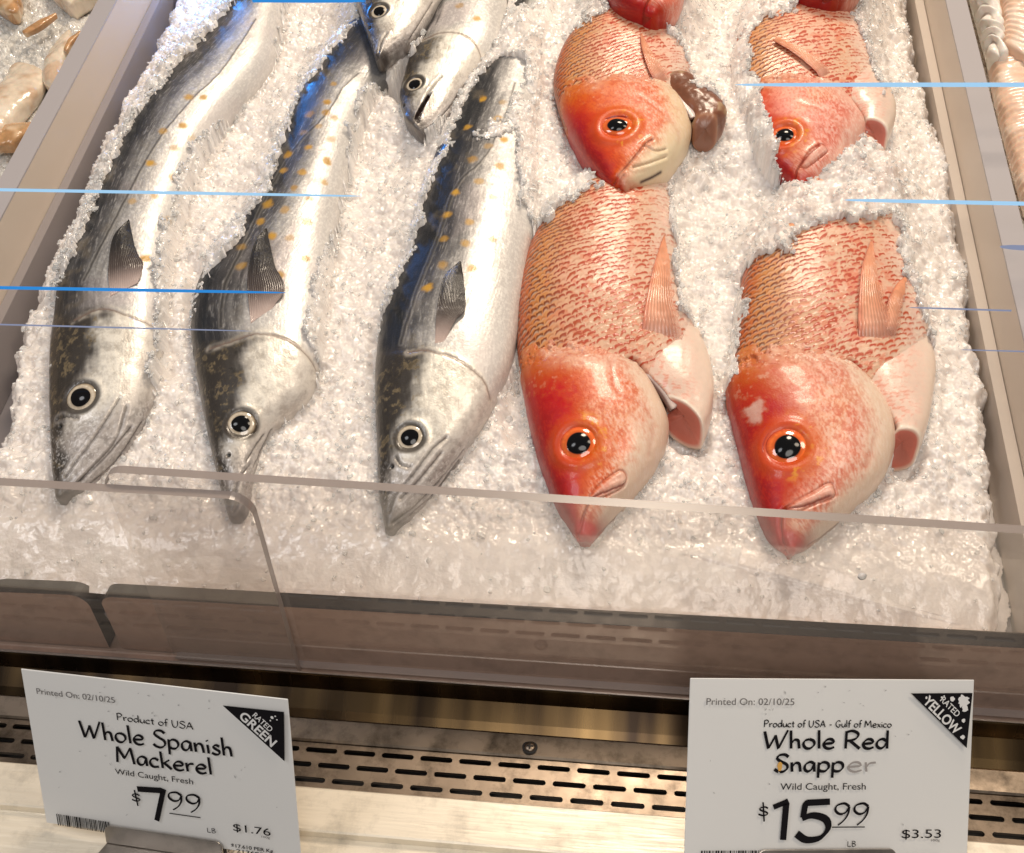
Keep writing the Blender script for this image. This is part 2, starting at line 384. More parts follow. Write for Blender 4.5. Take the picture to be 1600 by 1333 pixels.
def make_eye(s, parent, origin, px, py, rpx, kind, lift=.0, squash=1.0, blend=.35):
    c, a, b, n = frame_at(s, px, py, blend)
    R = rpx*np.linalg.norm(c-CS)/F*(1.12 if kind == 'snapper' else 1.04)
    nr, na = 40, 64; rr = np.linspace(0, 1, nr); ang = np.linspace(0, 2*np.pi, na, endpoint=False)
    if kind == 'snapper':
        bands = [(0, (.01, .008, .008)), (.45, (.01, .008, .008)), (.48, (.66, .11, .02)), (.62, (.84, .17, .035)), (.74, (.66, .085, .025)), (.79, (.24, .02, .010)), (.84, (.44, .05, .03)), (.92, (.56, .10, .07)), (.98, (.26, .03, .015)), (1., (.34, .04, .02))]
        prof = lambda r: .27*np.sqrt(np.maximum(0, 1-(r/.80)**2))*(r < .80)+.10*np.exp(-((r-.90)/.09)**2)-.22*np.maximum(0, r-.9)/.1
        pr = .45
    else:
        bands = [(0, (.01, .01, .012)), (.50, (.01, .01, .012)), (.54, (.48, .40, .30)), (.66, (.68, .60, .48)), (.78, (.36, .28, .19)), (.86, (.04, .028, .02)), (1., (.06, .045, .03))]
        prof = lambda r: .24*np.sqrt(np.maximum(0, 1-(r/.86)**2))*(r < .86)+.05*np.exp(-((r-.93)/.05)**2)-.2*np.maximum(0, r-.9)/.1
        pr = .52
    bx = np.array([q[0] for q in bands]); bc = np.array([q[1] for q in bands])
    rc = np.stack([np.interp(rr, bx, bc[:, k]) for k in range(3)], 1)
    X = rr[:, None]*np.cos(ang)[None]; Y = rr[:, None]*np.sin(ang)[None]*squash; Zp = np.broadcast_to(prof(rr)[:, None], X.shape)
    P = c+R*(X[..., None]*a+Y[..., None]*b+(Zp+lift)[..., None]*n)
    col = np.repeat(rc[:, None], na, 1)
    q = fbm(np.stack([X*4+px, Y*4, X*0], -1), 2.5, 3); q2 = vnoise(np.stack([np.broadcast_to(np.cos(ang)*6, X.shape), np.broadcast_to(np.sin(ang)*6, X.shape), X*0+py], -1), 1.6, 9)
    band = (rr[:, None] > .54)
    col = np.where(band[..., None], col*(.65+.4*q+.3*q2)[..., None], col)
    V = P.reshape(-1, 3); Fc = grid_faces(nr, na, True)
    e = mesh_object('eye', V, Fc, M_EYE, parent, {'Col': np.clip(col.reshape(-1, 3), 0, 1), 'Rgh': np.full(len(V), .12), 'Met': np.zeros(len(V))}, origin=origin)
    nr2 = 14; r2 = np.linspace(0, pr, nr2); z2 = prof(r2)+.015+.06*(1-(r2/pr)**2)
    X = r2[:, None]*np.cos(ang)[None]; Y = r2[:, None]*np.sin(ang)[None]*squash
    wob = 1+.05*np.cos(ang*2+px)+.03*np.cos(ang*3+py); X = X*wob; Y = Y*wob
    P = c+R*(X[..., None]*a+Y[..., None]*b+(np.broadcast_to(z2[:, None], X.shape)+lift)[..., None]*n)
    mesh_object('pupil', P.reshape(-1, 3), grid_faces(nr2, na, True), M_PUPIL, e, origin=origin)
    return e
def make_fin(skins, parent, origin, L, R, kind, lift=.004, name='pectoral_fin', rays=14, base_h=.001):
    """left and right edges run from the tip to the base; the blade arches off the skin."""
    nu, nv = 70, 90
    l2 = resample(L, nu); r2 = resample(R, nu)
    def surf(px, py):
        best = None
        for s in skins:
            d = (s.px-px)**2+(s.py-py)**2; d = np.where(s.upper, d, 1e12); k = np.unravel_index(np.argmin(d), d.shape)
            if d[k] < 60 and (best is None or s.P[k][2] > best): best = s.P[k][2]
        return best
    hl = [surf(*p) for p in l2[::6]]; hr = [surf(*p) for p in r2[::6]]
    known = [h for h in hl+hr if h is not None]; med = float(np.median(known))
    def fill(hs): return np.array([med if h is None else h for h in hs])
    xi = np.arange(nu)[::6]; HL = np.interp(np.arange(nu), xi, fill(hl)); HR = np.interp(np.arange(nu), xi, fill(hr))
    HL = np.convolve(np.pad(HL, 8, 'edge'), np.ones(17)/17, 'valid'); HR = np.convolve(np.pad(HR, 8, 'edge'), np.ones(17)/17, 'valid')
    top = np.maximum(HL, HR)
    u = np.linspace(0, 1, nu); HL = HL*.4+top*.6; HR = HR*.4+top*.6
    LP = np.array([on_bed(*p, h+base_h) for p, h in zip(l2, HL)]); RP = np.array([on_bed(*p, h+base_h) for p, h in zip(r2, HR)])
    v = np.linspace(0, 1, nv)
    P = LP[:, None]*(1-v)[None, :, None]+RP[:, None]*v[None, :, None]
    arch = lift*np.sin(np.pi*np.clip(u*.85+.15, 0, 1))[:, None]*(.5+.5*np.sin(np.pi*v)[None])
    ray = np.abs(np.sin(np.pi*rays*v))[None, :]**.7
    rg_ = fbm(np.stack([np.linspace(0, 1, nu)*9, np.zeros(nu)+L[0][0], np.zeros(nu)], -1), 2.2, 5, 3); P = P-(P-LP[:, None])*(v[None, :]**4*((.30 if kind == 'snapper' else .05)*np.clip(rg_-.3, 0, 1))[:, None])[..., None]
    P[..., 2] -= (.0065 if kind == 'snapper' else .0016)*sstep(.74, 1., u)[:, None]
    P[..., 2] += arch+.00022*ray+.0006*fbm(P, 160, 4)
    ray = np.broadcast_to(ray, (nu, nv)); uu = np.broadcast_to(u[:, None], (nu, nv)); vv = np.broadcast_to(v[None], (nu, nv))
    if kind == 'mackerel':
        base = np.array([.012, .010, .010]); col = np.ones((nu, nv, 3))*base
        col += (.032*sstep(.25, .9, uu)*ray)[..., None]*np.array([1., .88, .78])
        k_ = sstep(.35, .8, uu)[..., None]*.55; col = col*(1-k_)+np.array([.12, .085, .075])*k_; k_ = sstep(.68, 1, uu)[..., None]; col = col*(1-k_)+np.array([.52, .40, .36])*k_
        rg = .38
    else:
        base = np.array([.78, .34, .19]); col = np.ones((nu, nv, 3))*base
        col *= (.78+.35*ray*(1-.3*uu))[..., None]
        m = sstep(.45, 1, uu)[..., None]; col = col*(1-m)+np.array([.72, .36, .26])*m
        m = (sstep(.22, 0., vv)*.55)[..., None]; col = col*(1-m)+np.array([.52, .08, .04])*m
        col *= (.8+.4*fbm(P, 300, 8))[..., None]; rg = .3
    edge = .00025*np.minimum(1, 8*np.minimum(vv, 1-vv))+.00005
    top_ = P.copy(); bot = P.copy(); bot[..., 2] -= edge*1.6+.0001
    V = np.vstack([top_.reshape(-1, 3), bot.reshape(-1, 3)]); f1 = grid_faces(nu, nv); n1 = nu*nv
    rim = [(0*nv+j, 0*nv+j+1) for j in range(nv-1)]+[(i*nv+nv-1, (i+1)*nv+nv-1) for i in range(nu-1)]+[((nu-1)*nv+j+1, (nu-1)*nv+j) for j in range(nv-1)]+[((i+1)*nv, i*nv) for i in range(nu-1)]
    f3 = np.array([(a, a+n1, b+n1, b) for a, b in rim])
    Fc = np.vstack([f1, f1[:, ::-1]+n1, f3]); C = np.vstack([col.reshape(-1, 3)]*2)
    return mesh_object(name, V, Fc, M_FIN if kind == 'mackerel' else M_REDFIN, parent, {'Col': np.clip(C, 0, 1), 'Rgh': np.full(len(V), rg), 'Met': np.zeros(len(V)), 'Alp': np.tile(np.clip((.92-.62*sstep(.25, 1, vv)*sstep(.1, .5, uu))*(1-.85*sstep(.78, 1, uu))*(.8+.35*ray), 0, 1).ravel(), 2)}, origin=origin)

# ------------------------------------------------------------------ mackerel
def paint_mackerel(s, eye, spots, lateral, gill, headline, mouths, seed, dark_t=(-.62, .06), nostril=None, whole_head=False, rpx=25, silver=1.0):
    P = s.P; t = s.t
    stretch = np.stack([s.sl*22, s.arc*160, s.sl*0+seed], -1)
    streak = fbm(stretch, 1.6, seed, 4); blot = fbm(P, 70, seed+5, 4); fine = fbm(np.stack([s.sl*120, s.arc*900, s.sl*0], -1), 1.5, seed+9, 3)
    silv = np.array([.60, .58, .56])*silver
    s.col[:] = silv; s.col *= (.62+.34*fine+.42*(blot-.2))[..., None]; sc = fbm(np.stack([s.sl*260, s.arc*260, s.sl*0], -1), 3., seed+41, 2); s.mix((.92, .90, .86), sstep(.55, .68, sc)*.5); s.mix((.40, .38, .40), sstep(.56, .68, 1-sc)*.3); s.mix((.60, .50, .50), sstep(.52, .68, fbm(P, 32, seed+43, 2))*.35)
    s.mix((.84, .80, .75), sstep(.30, .85, t)*.45)
    s.mix((.50, .47, .46), sstep(.62, .70, streak)*.45*sstep(.8, .1, t))
    tt = t+.55*(streak-.5)+.25*(blot-.5)
    tt = tt-.30*sstep(.15, .6, s.u)*(dark_t[0] > -.9); dark = sstep(dark_t[1], dark_t[0], tt)
    s.mix((.040, .037, .040), dark*(.96-.30*sstep(.58, .78, fine)))
    s.mix((.008, .010, .014), sstep(-.50, -.80, tt)*.88)
    s.mix((.16, .13, .09), sstep(.58, .75, blot)*dark*.5)                     # bronze blotches on the back
    s.rgh[:] = .36+.16*(1-blot); s.met[:] = .30*(1-dark*.8)*sstep(.95, .5, t)+.08
    if gill is not None:
        # head: bronze-white cheek, dark crown
        g = np.array(gill[0]); gl = s.line(gill); dg = poly_dist(P, gl)
        gx = np.array([p[0] for p in resample(gill, 40)]); gy = np.array([p[1] for p in resample(gill, 40)])
        ylim = np.interp(s.px, gx[np.argsort(gx)], gy[np.argsort(gx)]); hm = sstep(-16, 5, s.py-ylim+14*(blot-.5)); s.met = s.met*(1-.3*hm); s.rgh = s.rgh-.08*hm
        if headline is not None:
            hl = np.array(resample(headline, 60)); o = np.argsort(hl[:, 1]); xb = np.interp(s.py, hl[o, 1], hl[o, 0])
            crown = sstep(22, -14, (s.px-xb-10)+44*(blot-.5)+22*(streak-.5))
        else: crown = np.zeros_like(t)
        cheek = hm*(1-crown)
        b2 = fbm(P, 130, seed+31, 4); b3 = fbm(P, 420, seed+33, 3)
        b4 = fbm(P, 900, seed+35, 3)
        s.mix((.70, .66, .59), cheek*.92); s.mix((.98, .93, .83), cheek*sstep(.36, .56, b2)*.88)
        s.mix((.50, .44, .36), cheek*sstep(.56, .70, 1-b2)*.35); s.mix((.42, .37, .31), cheek*sstep(.54, .68, b3)*.22); s.mix((1., .96, .86), cheek*sstep(.56, .66, b4)*.45); s.mix((.38, .33, .27), cheek*sstep(.58, .68, 1-b4)*.16)
        s.mix((.040, .033, .027), hm*crown*.94); s.mix((.30, .23, .13), hm*crown*sstep(.52, .66, b3)*sstep(.40, .60, b2)*.75); s.mix((.02, .018, .016), hm*crown*sstep(.6, .75, b3)*.6)
        s.disp += .0004*(b2-.5)*hm
        s.mix((.40, .33, .32), hm*(1-crown)*sstep(.45, .95, t)*.35)
        # snout and jaws: grey
        if eye is not None:
            sn = hm*sstep(eye[1]+5, eye[1]+70, s.py+.35*(s.px-eye[0]))
            s.mix((.34, .30, .285), sn*.85*(1-crown)); s.mix((.62, .58, .55), sn*sstep(.5, .65, b2)*.5*(1-crown)); s.mix((.08, .07, .065), sn*sstep(.52, .64, b3)*.35); s.mix((.85, .83, .82), sn*sstep(.56, .66, b4)*.4)
        # the gill cover stands proud of the shoulder
        s.disp += .0007*sstep(ylim-8, ylim+6, s.py)*np.exp(-(dg/.02)**2)*hm
        brk = sstep(.30, .55, b2); d = s.groove(gill, .0008, .0007, (.22, .15, .12), .8, .0010)
        s.mix((.80, .72, .62), .4*np.exp(-((d-.0022)/.0014)**2)*hm*brk)
    for k, mline in enumerate(mouths):
        d = s.groove(mline, .0008, .0006, (.06, .05, .045), .75, .00055)
        s.disp += .00022*np.exp(-((d-.0022)/.0012)**2)
        s.mix((.66, .62, .60), .22*np.exp(-((d-.0024)/.0012)**2))
    if lateral is not None:
        d = s.dist(lateral, 70); wv = .0006+.0004*streak
        s.mix((.05, .045, .04), .8*np.exp(-(d/wv)**2)); s.disp += .00012*np.exp(-(d/.0012)**2)
        s.mix((.60, .56, .50), .16*np.exp(-((d-.0014)/.0006)**2))
    for x, y in spots:
        c = s.S(x, y); r = np.linalg.norm(P-c, axis=2)*(1+.75*(fbm(P, 380, int(x), 2)-.5)); q = rng.uniform(.0028, .0038)
        op = rng.uniform(.35, 1.); m = sstep(q*1.3, q*.45, r); s.mix((.56, .30, .02), m*op*sstep(.30, .55, fine+.22)); s.mix((.30, .15, .015), m*sstep(.52, .66, blot)*.5); s.mixa('met', .05, m)
    if eye is not None:
        c = s.S(*eye); r = np.linalg.norm(P-c, axis=2); R = rpx*np.linalg.norm(c-CS)/F
        s.mix((.05, .04, .032), sstep(R*1.25, R*1.0, r)*.9); s.disp += .0005*np.exp(-((r-R*1.15)/(R*.2))**2)-.002*sstep(R*.95, R*.5, r)
    if nostril:
        c = s.S(*nostril); r = np.linalg.norm(P-c, axis=2); s.mix((.01, .01, .01), sstep(.0019, .0009, r)); s.disp -= .001*sstep(.0019, .0006, r)
    s.mix((.07, .06, .055), sstep(.05, .008, s.u)*.8)
    s.disp += .00012*(fine-.5)+.0006*(blot-.5)

def mackerel(name_label, D, V, T, h0, eye, erpx, spots, lateral, gill, headline, mouths, visible, seed, fin=None, nostril=None, nu=560, extra=None, Tb=.02, **kw):
    s = Skin(D, V, T, h0, nu=nu, nv=240, Tb=Tb, capscale=.55)
    paint_mackerel(s, eye, spots, lateral, gill, headline, mouths, seed, nostril=nostril, rpx=erpx or 20, **kw)
    if extra: extra(s)
    s.finish()
    o = s.P[s.nu//3, :].mean(0); root = bed_empty('mackerel', o, name_label, 'fish', 'whole mackerel laid on the ice')
    build_skin('body', [s], M_SKIN, root, o)
    if eye is not None: make_eye(s, root, o, eye[0], eye[1], erpx, 'mackerel')
    if fin: make_fin([s], root, o, fin[0], fin[1], 'mackerel', lift=.0025, rays=17)
    register([s], visible)
    return root, s, o
TM = [(0, .0055), (.03, .009), (.10, .014), (.2, .020), (.35, .0235), (.6, .024), (1, .018)]
mackerel('leftmost mackerel, longest one, its dark back against the ice beside the left divider',
  D=[(90,781),(85,750),(83,705),(81,630),(83,562),(88,517),(95,461),(108,416),(126,375),(146,330),(166,281),(197,219),(233,157),(281,101),(337,42),(385,-15),(450,-90)],
  V=[(108,781),(130,768),(165,738),(203,700),(230,660),(246,610),(256,560),(262,510),(268,450),(276,390),(295,320),(318,262),(350,205),(392,150),(425,100),(446,28),(480,-70)],
  T=TM, h0=[(0, .005), (.2, .007), (1, .012)], eye=(126,621), erpx=27,
  spots=[(235,256),(273,232),(285,197),(318,153),(271,278),(207,315),(242,307),(255,204),(294,152),(228,405),(262,345),(300,215)],
  lateral=[(131,439),(146,410),(161,379),(187,330),(214,276),(239,233),(264,197),(304,152),(340,118),(371,76),(400,30)],
  gill=[(118,500),(150,486),(172,484),(202,495),(240,512),(262,540)],
  headline=[(150,480),(142,520),(130,570),(110,600),(96,640),(92,720),(92,790)],
  mouths=[[(102,745),(118,722),(150,680),(187,622)], [(112,765),(140,735),(180,690),(198,636)], [(126,752),(165,715),(205,668)], [(132,764),(180,722),(222,660)], [(90,655),(104,652),(122,654)]],
  visible=[(60,800),(70,600),(75,500),(92,440),(124,375),(144,330),(164,281),(195,219),(231,157),(279,101),(335,42),(377,-12),(445,-12),(439,28),(425,100),(405,150),(385,178),(340,195),(309,218),(283,258),(270,300),(258,345),(247,400),(244,440),(244,510),(236,574),(238,622),(246,660),(215,705),(160,765),(125,805)],
  seed=11, dark_t=(-.56, .20), fin=([(202,345),(187,360),(176,379),(170,424),(171,462)], [(203,347),(210,379),(217,400),(226,416),(215,440)]), nostril=(94,668))
mackerel('narrow mackerel second from the left, its snout behind the clear panel corner',
  D=[(359,812),(352,790),(342,751),(323,665),(308,580),(301,517),(307,470),(322,431),(352,385),(385,345),(415,295),(440,240),(460,185),(482,135),(512,90),(555,40),(620,-30)],
  V=[(378,813),(387,800),(396,743),(416,690),(450,655),(485,620),(500,570),(508,510),(516,440),(524,380),(536,320),(552,255),(570,200),(592,160),(622,122),(652,70),(690,-40)],
  T=[(0, .005), (.03, .008), (.10, .013), (.2, .019), (.35, .022), (.6, .022), (1, .018)], h0=[(0, .004), (.2, .006), (1, .010)], eye=(377,662), erpx=25,
  spots=[(521,132),(511,160),(508,176),(523,185),(498,198),(484,180),(473,207),(517,218),(483,230),(510,253),(473,270),(508,285),(450,243),(443,267),(459,295),(484,311),(445,328),(419,319),(408,347),(480,345),(452,372),(378,385),(377,416),(481,347),(437,430),(478,404),(425,370)],
  lateral=[(345,510),(346,480),(352,445),(368,410),(390,365),(410,320),(428,285),(455,240),(476,212),(500,190),(520,165),(535,140),(560,115)],
  gill=[(330,545),(350,538),(377,529),(405,522),(444,529),(475,552),(494,580),(500,600)],
  headline=[(381,530),(372,570),(364,610),(352,650),(350,700),(352,760),(356,815)],
  mouths=[[(366,770),(377,745),(392,725)], [(364,800),(372,785),(376,775)], [(385,722),(398,700),(412,680)], [(396,730),(410,700),(424,672)]],
  visible=[(335,835),(310,680),(297,600),(296,520),(303,470),(320,431),(350,400),(375,375),(385,350),(405,320),(424,281),(436,235),(449,202),(465,146),(502,101),(555,40),(590,-10),(690,-10),(690,30),(660,75),(642,108),(628,140),(622,160),(604,158),(590,140),(572,140),(560,165),(550,200),(545,260),(535,320),(520,380),(504,400),(491,447),(480,480),(480,520),(498,564),(497,610),(465,640),(440,655),(418,690),(404,760),(394,838)],
  seed=23, dark_t=(-.56, .16), extra=lambda s: (s.mix((.016, .020, .032), sstep(.74, .86, s.u+.05*s.t)*.95), s.mixa('met', .05, sstep(.74, .86, s.u))), fin=([(416,359),(402,375),(393,400),(387,439),(389,480),(391,504)], [(418,361),(424,390),(432,420),(446,452),(425,480)]), nostril=(357,711))  # dark tail end; its navy tint also paints the gap's shade
mackerel('mackerel with a broad pale cheek beside the red fish, third in the front row',
  D=[(602,830),(597,800),(593,775),(589,681),(587,603),(593,533),(603,486),(620,447),(640,400),(652,350),(664,300),(684,245),(708,190),(740,120),(770,70),(800,10),(830,-60)],
  V=[(620,831),(640,812),(672,778),(710,728),(748,677),(776,626),(796,583),(808,535),(816,480),(828,410),(838,340),(842,290),(844,240),(846,190),(852,130),(866,60),(880,-30)],
  T=TM, h0=[(0, .005), (.2, .009), (1, .012)], eye=(640,683), erpx=25,
  spots=[(763,229),(788,218),(739,250),(782,260),(749,283),(771,308),(712,301),(735,347),(698,336),(695,373),(785,160),(778,187),(727,381),(693,414),(738,420),(769,373),(668,451),(755,155),(730,200)],
  lateral=[(627,537),(632,515),(639,494),(654,447),(670,408),(690,357),(706,306),(726,275),(746,259),(765,236),(774,216),(790,180),(805,130)],
  gill=[(640,552),(664,548),(674,550),(709,560),(740,580),(758,599),(766,626)],
  headline=[(664,550),(650,580),(634,605),(626,640),(612,670),(606,720),(602,780),(600,835)],
  mouths=[[(608,800),(619,771),(647,740),(674,704),(697,685)], [(614,818),(650,790),(690,748),(724,704)], [(626,780),(655,750),(690,708)], [(640,806),(680,770),(722,722)], [(618,716),(626,726),(640,730)]],
  visible=[(588,855),(572,680),(572,600),(585,530),(600,486),(618,447),(640,400),(650,378),(645,374),(668,346),(657,322),(670,295),(678,273),(704,239),(704,214),(716,183),(735,141),(778,87),(822,90),(819,129),(800,160),(790,185),(765,192),(742,200),(738,215),(768,222),(795,208),(808,197),(808,253),(816,309),(835,360),(830,420),(822,480),(816,545),(806,600),(785,640),(735,725),(650,860)],
  seed=37, fin=([(718,411),(705,422),(692,440),(683,486),(679,535)], [(721,412),(725,440),(728,484),(712,503),(694,532)]), nostril=(612,729))
def mouth_gap(poly):
    def f(s):
        m = inside(s.px, s.py, poly) & s.upper; d = s.dist(list(poly)+[poly[0]], 50)
        k = np.where(m, sstep(0, .0012, d), 0); s.disp -= .004*k; s.mix((.02, .006, .006), np.where(m, .98*sstep(-.0002, .0005, d), 0)); s.mixa('met', 0, k)
    return f
r5, s5, o5 = mackerel('mackerel head with its toothed mouth open, sunk in the ice behind the third mackerel',
  D=[(632,185),(625,157),(633,122),(647,87),(663,61),(682,26),(712,-10),(750,-60)],
  V=[(664,214),(680,205),(697,191),(716,165),(742,128),(769,100),(785,72),(792,35),(800,-20),(815,-70)],
  T=[(0, .008), (.1, .011), (.35, .018), (.6, .021), (1, .020)], h0=.020, eye=(647,131), erpx=16, spots=[(718,9),(745,30)], lateral=None,
  gill=[(663,62),(690,52),(720,54),(742,68),(752,90)], headline=[(664,60),(652,92),(640,118),(628,150),(630,180)],
  mouths=[[(652,186),(666,150),(678,132),(690,120)], [(688,185),(705,165),(728,130)]],
  visible=[(640,110),(620,150),(622,172),(632,186),(648,198),(662,206),(678,199),(695,194),(715,172),(740,138),(768,112),(790,82),(803,70),(803,-12),(675,-12),(660,60)],
  seed=51, nu=320, Tb=.03, dark_t=(-.95, -.62), silver=.95, nostril=(631,166),
  extra=mouth_gap([(646,190),(649,178),(656,165),(668,147),(676,144),(668,160),(660,176),(655,193)]))
mb = MB()
for x, y in [(650,186),(653,179),(657,172),(661,165),(665,158),(669,152),(657,187),(660,179),(664,170)]:
    c = s5.S(x, y)+np.array([0, 0, .0012]); dr = np.array([.0012, -.0002, .0006]); w = .0005
    mb.add([c+np.array([0, w, 0]), c-np.array([0, w, 0]), c+np.array([0, 0, w]), c+dr], [(0, 1, 3), (1, 2, 3), (2, 0, 3), (0, 2, 1)])
mesh_object('teeth', mb.v, mb.f, M_TOOTH, r5, smooth=False, origin=o5)
mackerel('uppermost mackerel head, bluish, its snout hanging over a dark gap at the top edge',
  D=[(588,97),(579,72),(566,35),(558,5),(556,-40),(570,-110)],
  V=[(602,95),(613,87),(637,72),(660,51),(684,12),(705,-30),(730,-100)],
  T=[(0, .006), (.12, .010), (.4, .017), (1, .022)], h0=.034, eye=(592,17), erpx=15, spots=[], lateral=None,
  gill=[(560,-60),(600,-70),(640,-60),(690,-40)], headline=[(580,-40),(572,10),(574,50),(584,90)],
  mouths=[[(588,92),(596,66),(604,52)], [(640,62),(660,30),(676,4)]],
  visible=[(540,-12),(550,40),(570,85),(588,110),(620,100),(660,70),(700,20),(715,-12)],
  seed=63, nu=320, Tb=.045, silver=1.0, nostril=(578,44))

# ------------------------------------------------------------------ snapper
def scales(s, seed, ds=.0038, dr=.0047, bright=1.0, pattern=1.0):
    P = s.P
    # length and girth coordinates from mid-flank
    x = s.sl/ds; y = (s.arc-s.arc[:, s.nv//2:s.nv//2+1])/dr
    x = x-.38*y+1.5*(fbm(P, 60, seed, 2)-.5)+.55*(fbm(P, 190, seed+1, 2)-.5); y = y+1.5*(fbm(P, 60, seed+3, 2)-.5)+.55*(fbm(P, 190, seed+4, 2)-.5)
    i = np.floor(x); fx = x-i; yy = y+.5*(i % 2); j = np.floor(yy); fy = yy-j-.5
    h = ((i*127.1+j*311.7+seed)*.1).astype(float); rnd = np.modf(np.abs(np.sin(h)*43758.5453))[0]
    rn2 = np.modf(np.abs(np.sin(h*1.7+3.1)*24634.634))[0]; e = .80-1.5*fy*fy+(rn2-.5)*.42*(1-.55*sstep(-.15, -.75, s.t))                                   # free edge of each scale, towards the tail
    edge = np.exp(-((fx-e)/(.19+.10*rnd))**2)*sstep(.50, .24+.2*rnd, np.abs(fy))
    t = s.t; blot = fbm(P, 45, seed+9, 4); fine = fbm(P, 600, seed+11, 2)
    s.col[:] = np.array([.72, .49, .365]); s.col *= (.82+.25*fine+.1*(blot-.5))[..., None]
    dors = sstep(-.15, -.75, t+.3*(blot-.5))
    s.mix((.56, .25, .10), dors*.85); s.mix((.40, .07, .022), sstep(-.72, -.96, t)*.85)
    s.mix((.74, .40, .33), sstep(.48, .66, blot)*.35*(1-dors)); s.mix((.60, .16, .09), sstep(.54, .66, fbm(P, 240, seed+17, 3))*.55*(1-.5*dors))
    s.mix((.84, .72, .64), sstep(.45, .9, t)*.7)
    red = np.stack([.40-.24*dors, .036+.025*rnd-.014*dors, .012-.006*dors], -1)
    wob = fbm(P, 420, seed+15, 3); amt = edge*sstep(.30, .58, wob+.30*rnd+.35*dors-.12)*(.55+.5*rnd)*np.where(rn2*.6+rnd*.4 > .26, 1, .25)*(.30+.70*sstep(.95, .15, t))*(.55+.45*sstep(.30, .52, blot+.25*dors))*pattern
    m = np.clip(amt*2.6, 0, .96)[..., None]; s.col = s.col*(1-m)+red*m
    s.disp += .00017*np.where(fx < e, sstep(0, 1, fx/np.maximum(e, .2)), 0)*(np.abs(fy) < .5)
    s.mix((.92, .84, .74), .45*np.exp(-((fx-e+.28)/.15)**2)*(1-np.abs(fy))*(.4+.6*rnd)*dors)
    s.col *= bright
    s.rgh[:] = .42+.12*rnd; s.met[:] = .0
def paint_head(s, seed, eye, rpx, maxilla, mouthlines, red=(.47, .022, .005), cheek=(.70, .22, .12), under=(.82, .68, .56), red_t=(-.58, .06), rimline=None, lips=None):
    P = s.P; t = s.t; u = s.u
    blot = fbm(P, 55, seed, 4); fine = fbm(P, 330, seed+3, 3); vf = fbm(P, 1000, seed+5, 2)
    tt = t+.45*(blot-.5)+.25*(fine-.5)
    s.col[:] = cheek; s.col *= (.85+.3*fine)[..., None]
    s.mix((.80, .46, .32), sstep(.5, .68, blot)*.6); s.mix((.66, .20, .14), sstep(.54, .66, fine)*.38)
    s.mix(under, sstep(.35, .80, tt)*.92)
    s.mix(red, sstep(red_t[1], red_t[0], tt)*.95)
    s.mix((.30, .012, .005), sstep(-.45, -.85, tt)*.9*sstep(.85, .45, u))
    s.mix((.66, .30, .14), sstep(.62, .98, u+.2*(blot-.5))*.65*sstep(.5, -.2, tt)); s.mix((.80, .62, .50), sstep(.60, .72, fine)*sstep(.6, .9, u)*.45)
    s.mix((.90, .72, .62), sstep(.60, .72, vf)*.30*sstep(-.35, .15, tt)); v2 = fbm(np.stack([s.sl*500, s.arc*1100, s.sl*0], -1), 1., seed+7, 2); s.mix((.48, .07, .035), sstep(.52, .64, v2)*.5*sstep(.9, .3, tt)); s.mix((.92, .80, .72), sstep(.56, .68, 1-v2)*.32*sstep(-.25, .25, tt))
    rear = sstep(.72, .97, u+.25*(blot-.5)); s.mix((.82, .64, .54), rear*.55*sstep(-.75, -.3, tt)); s.mix((.52, .22, .10), rear*.6*sstep(-.3, -.8, tt)); s.mix((.48, .12, .07), rear*sstep(.54, .64, fbm(P, 500, seed+8, 3))*.6); s.disp -= .004*sstep(.80, 1., u)*sstep(.42, .60, fbm(P, 190, seed+12, 3))
    s.mix(np.array(red)*.8, sstep(.13, .02, u)*.92)
    c = s.S(*eye); d = np.linalg.norm(P-c, axis=2); R = rpx*np.linalg.norm(c-CS)/F
    s.mix((.60, .12, .03), sstep(R*2.0, R*1.05, d+.4*R*(blot-.5))*.7); s.mix((.78, .42, .10), sstep(.54, .68, fine)*sstep(-.3, .3, (s.px-eye[0])/30.)*np.exp(-((d-R*1.25)/(R*.3))**2)*.6)
    s.disp += .0010*np.exp(-((d-R*1.1)/(R*.25))**2)-.003*sstep(R*.95, R*.4, d)
    if maxilla is not None:
        m, dm = s.plate(maxilla, .0010, .0022); s.mix((.80, .50, .42), m*.6*sstep(0, .002, dm)); s.disp -= .0005*np.exp(-(dm/.0007)**2)
        s.mix((.40, .11, .07), .6*np.exp(-(dm/.00065)**2))
    for q in mouthlines:
        dm = s.groove(q, .0007, .0008, (.22, .03, .02), .75, .0007); s.disp += .0003*np.exp(-((dm-.0024)/.0013)**2)
    if rimline is not None:
        for q in rimline:
            dm = s.groove(q, .0024, .0003, (.50, .20, .15), .22, .0018); s.mix((.85, .66, .55), .18*np.exp(-((dm-.003)/.0015)**2))
    if lips is not None:
        for (x, y, r) in lips:
            cc = s.S(x, y); dd = np.linalg.norm(P-cc, axis=2); s.mix((.48, .035, .022), sstep(r*1.2, r*.6, dd)*.9); s.disp += .0018*np.exp(-(dd/r)**2)
    s.disp += .0004*(blot-.5)+.00010*(fine-.5); s.rgh[:] = .34+.15*fine; s.met[:] = 0
def soft_inside(s, poly, rad, jit, seed):
    jx = jit*(fbm(s.P, 200, seed)-.5); jy = jit*(fbm(s.P, 200, seed+1)-.5)
    return sum(inside(s.px+jx+rad*k*math.cos(a), s.py+jy+rad*k*math.sin(a), poly)*1. for k in (.35, .7, 1) for a in np.linspace(0, 5.5, 7))/21.
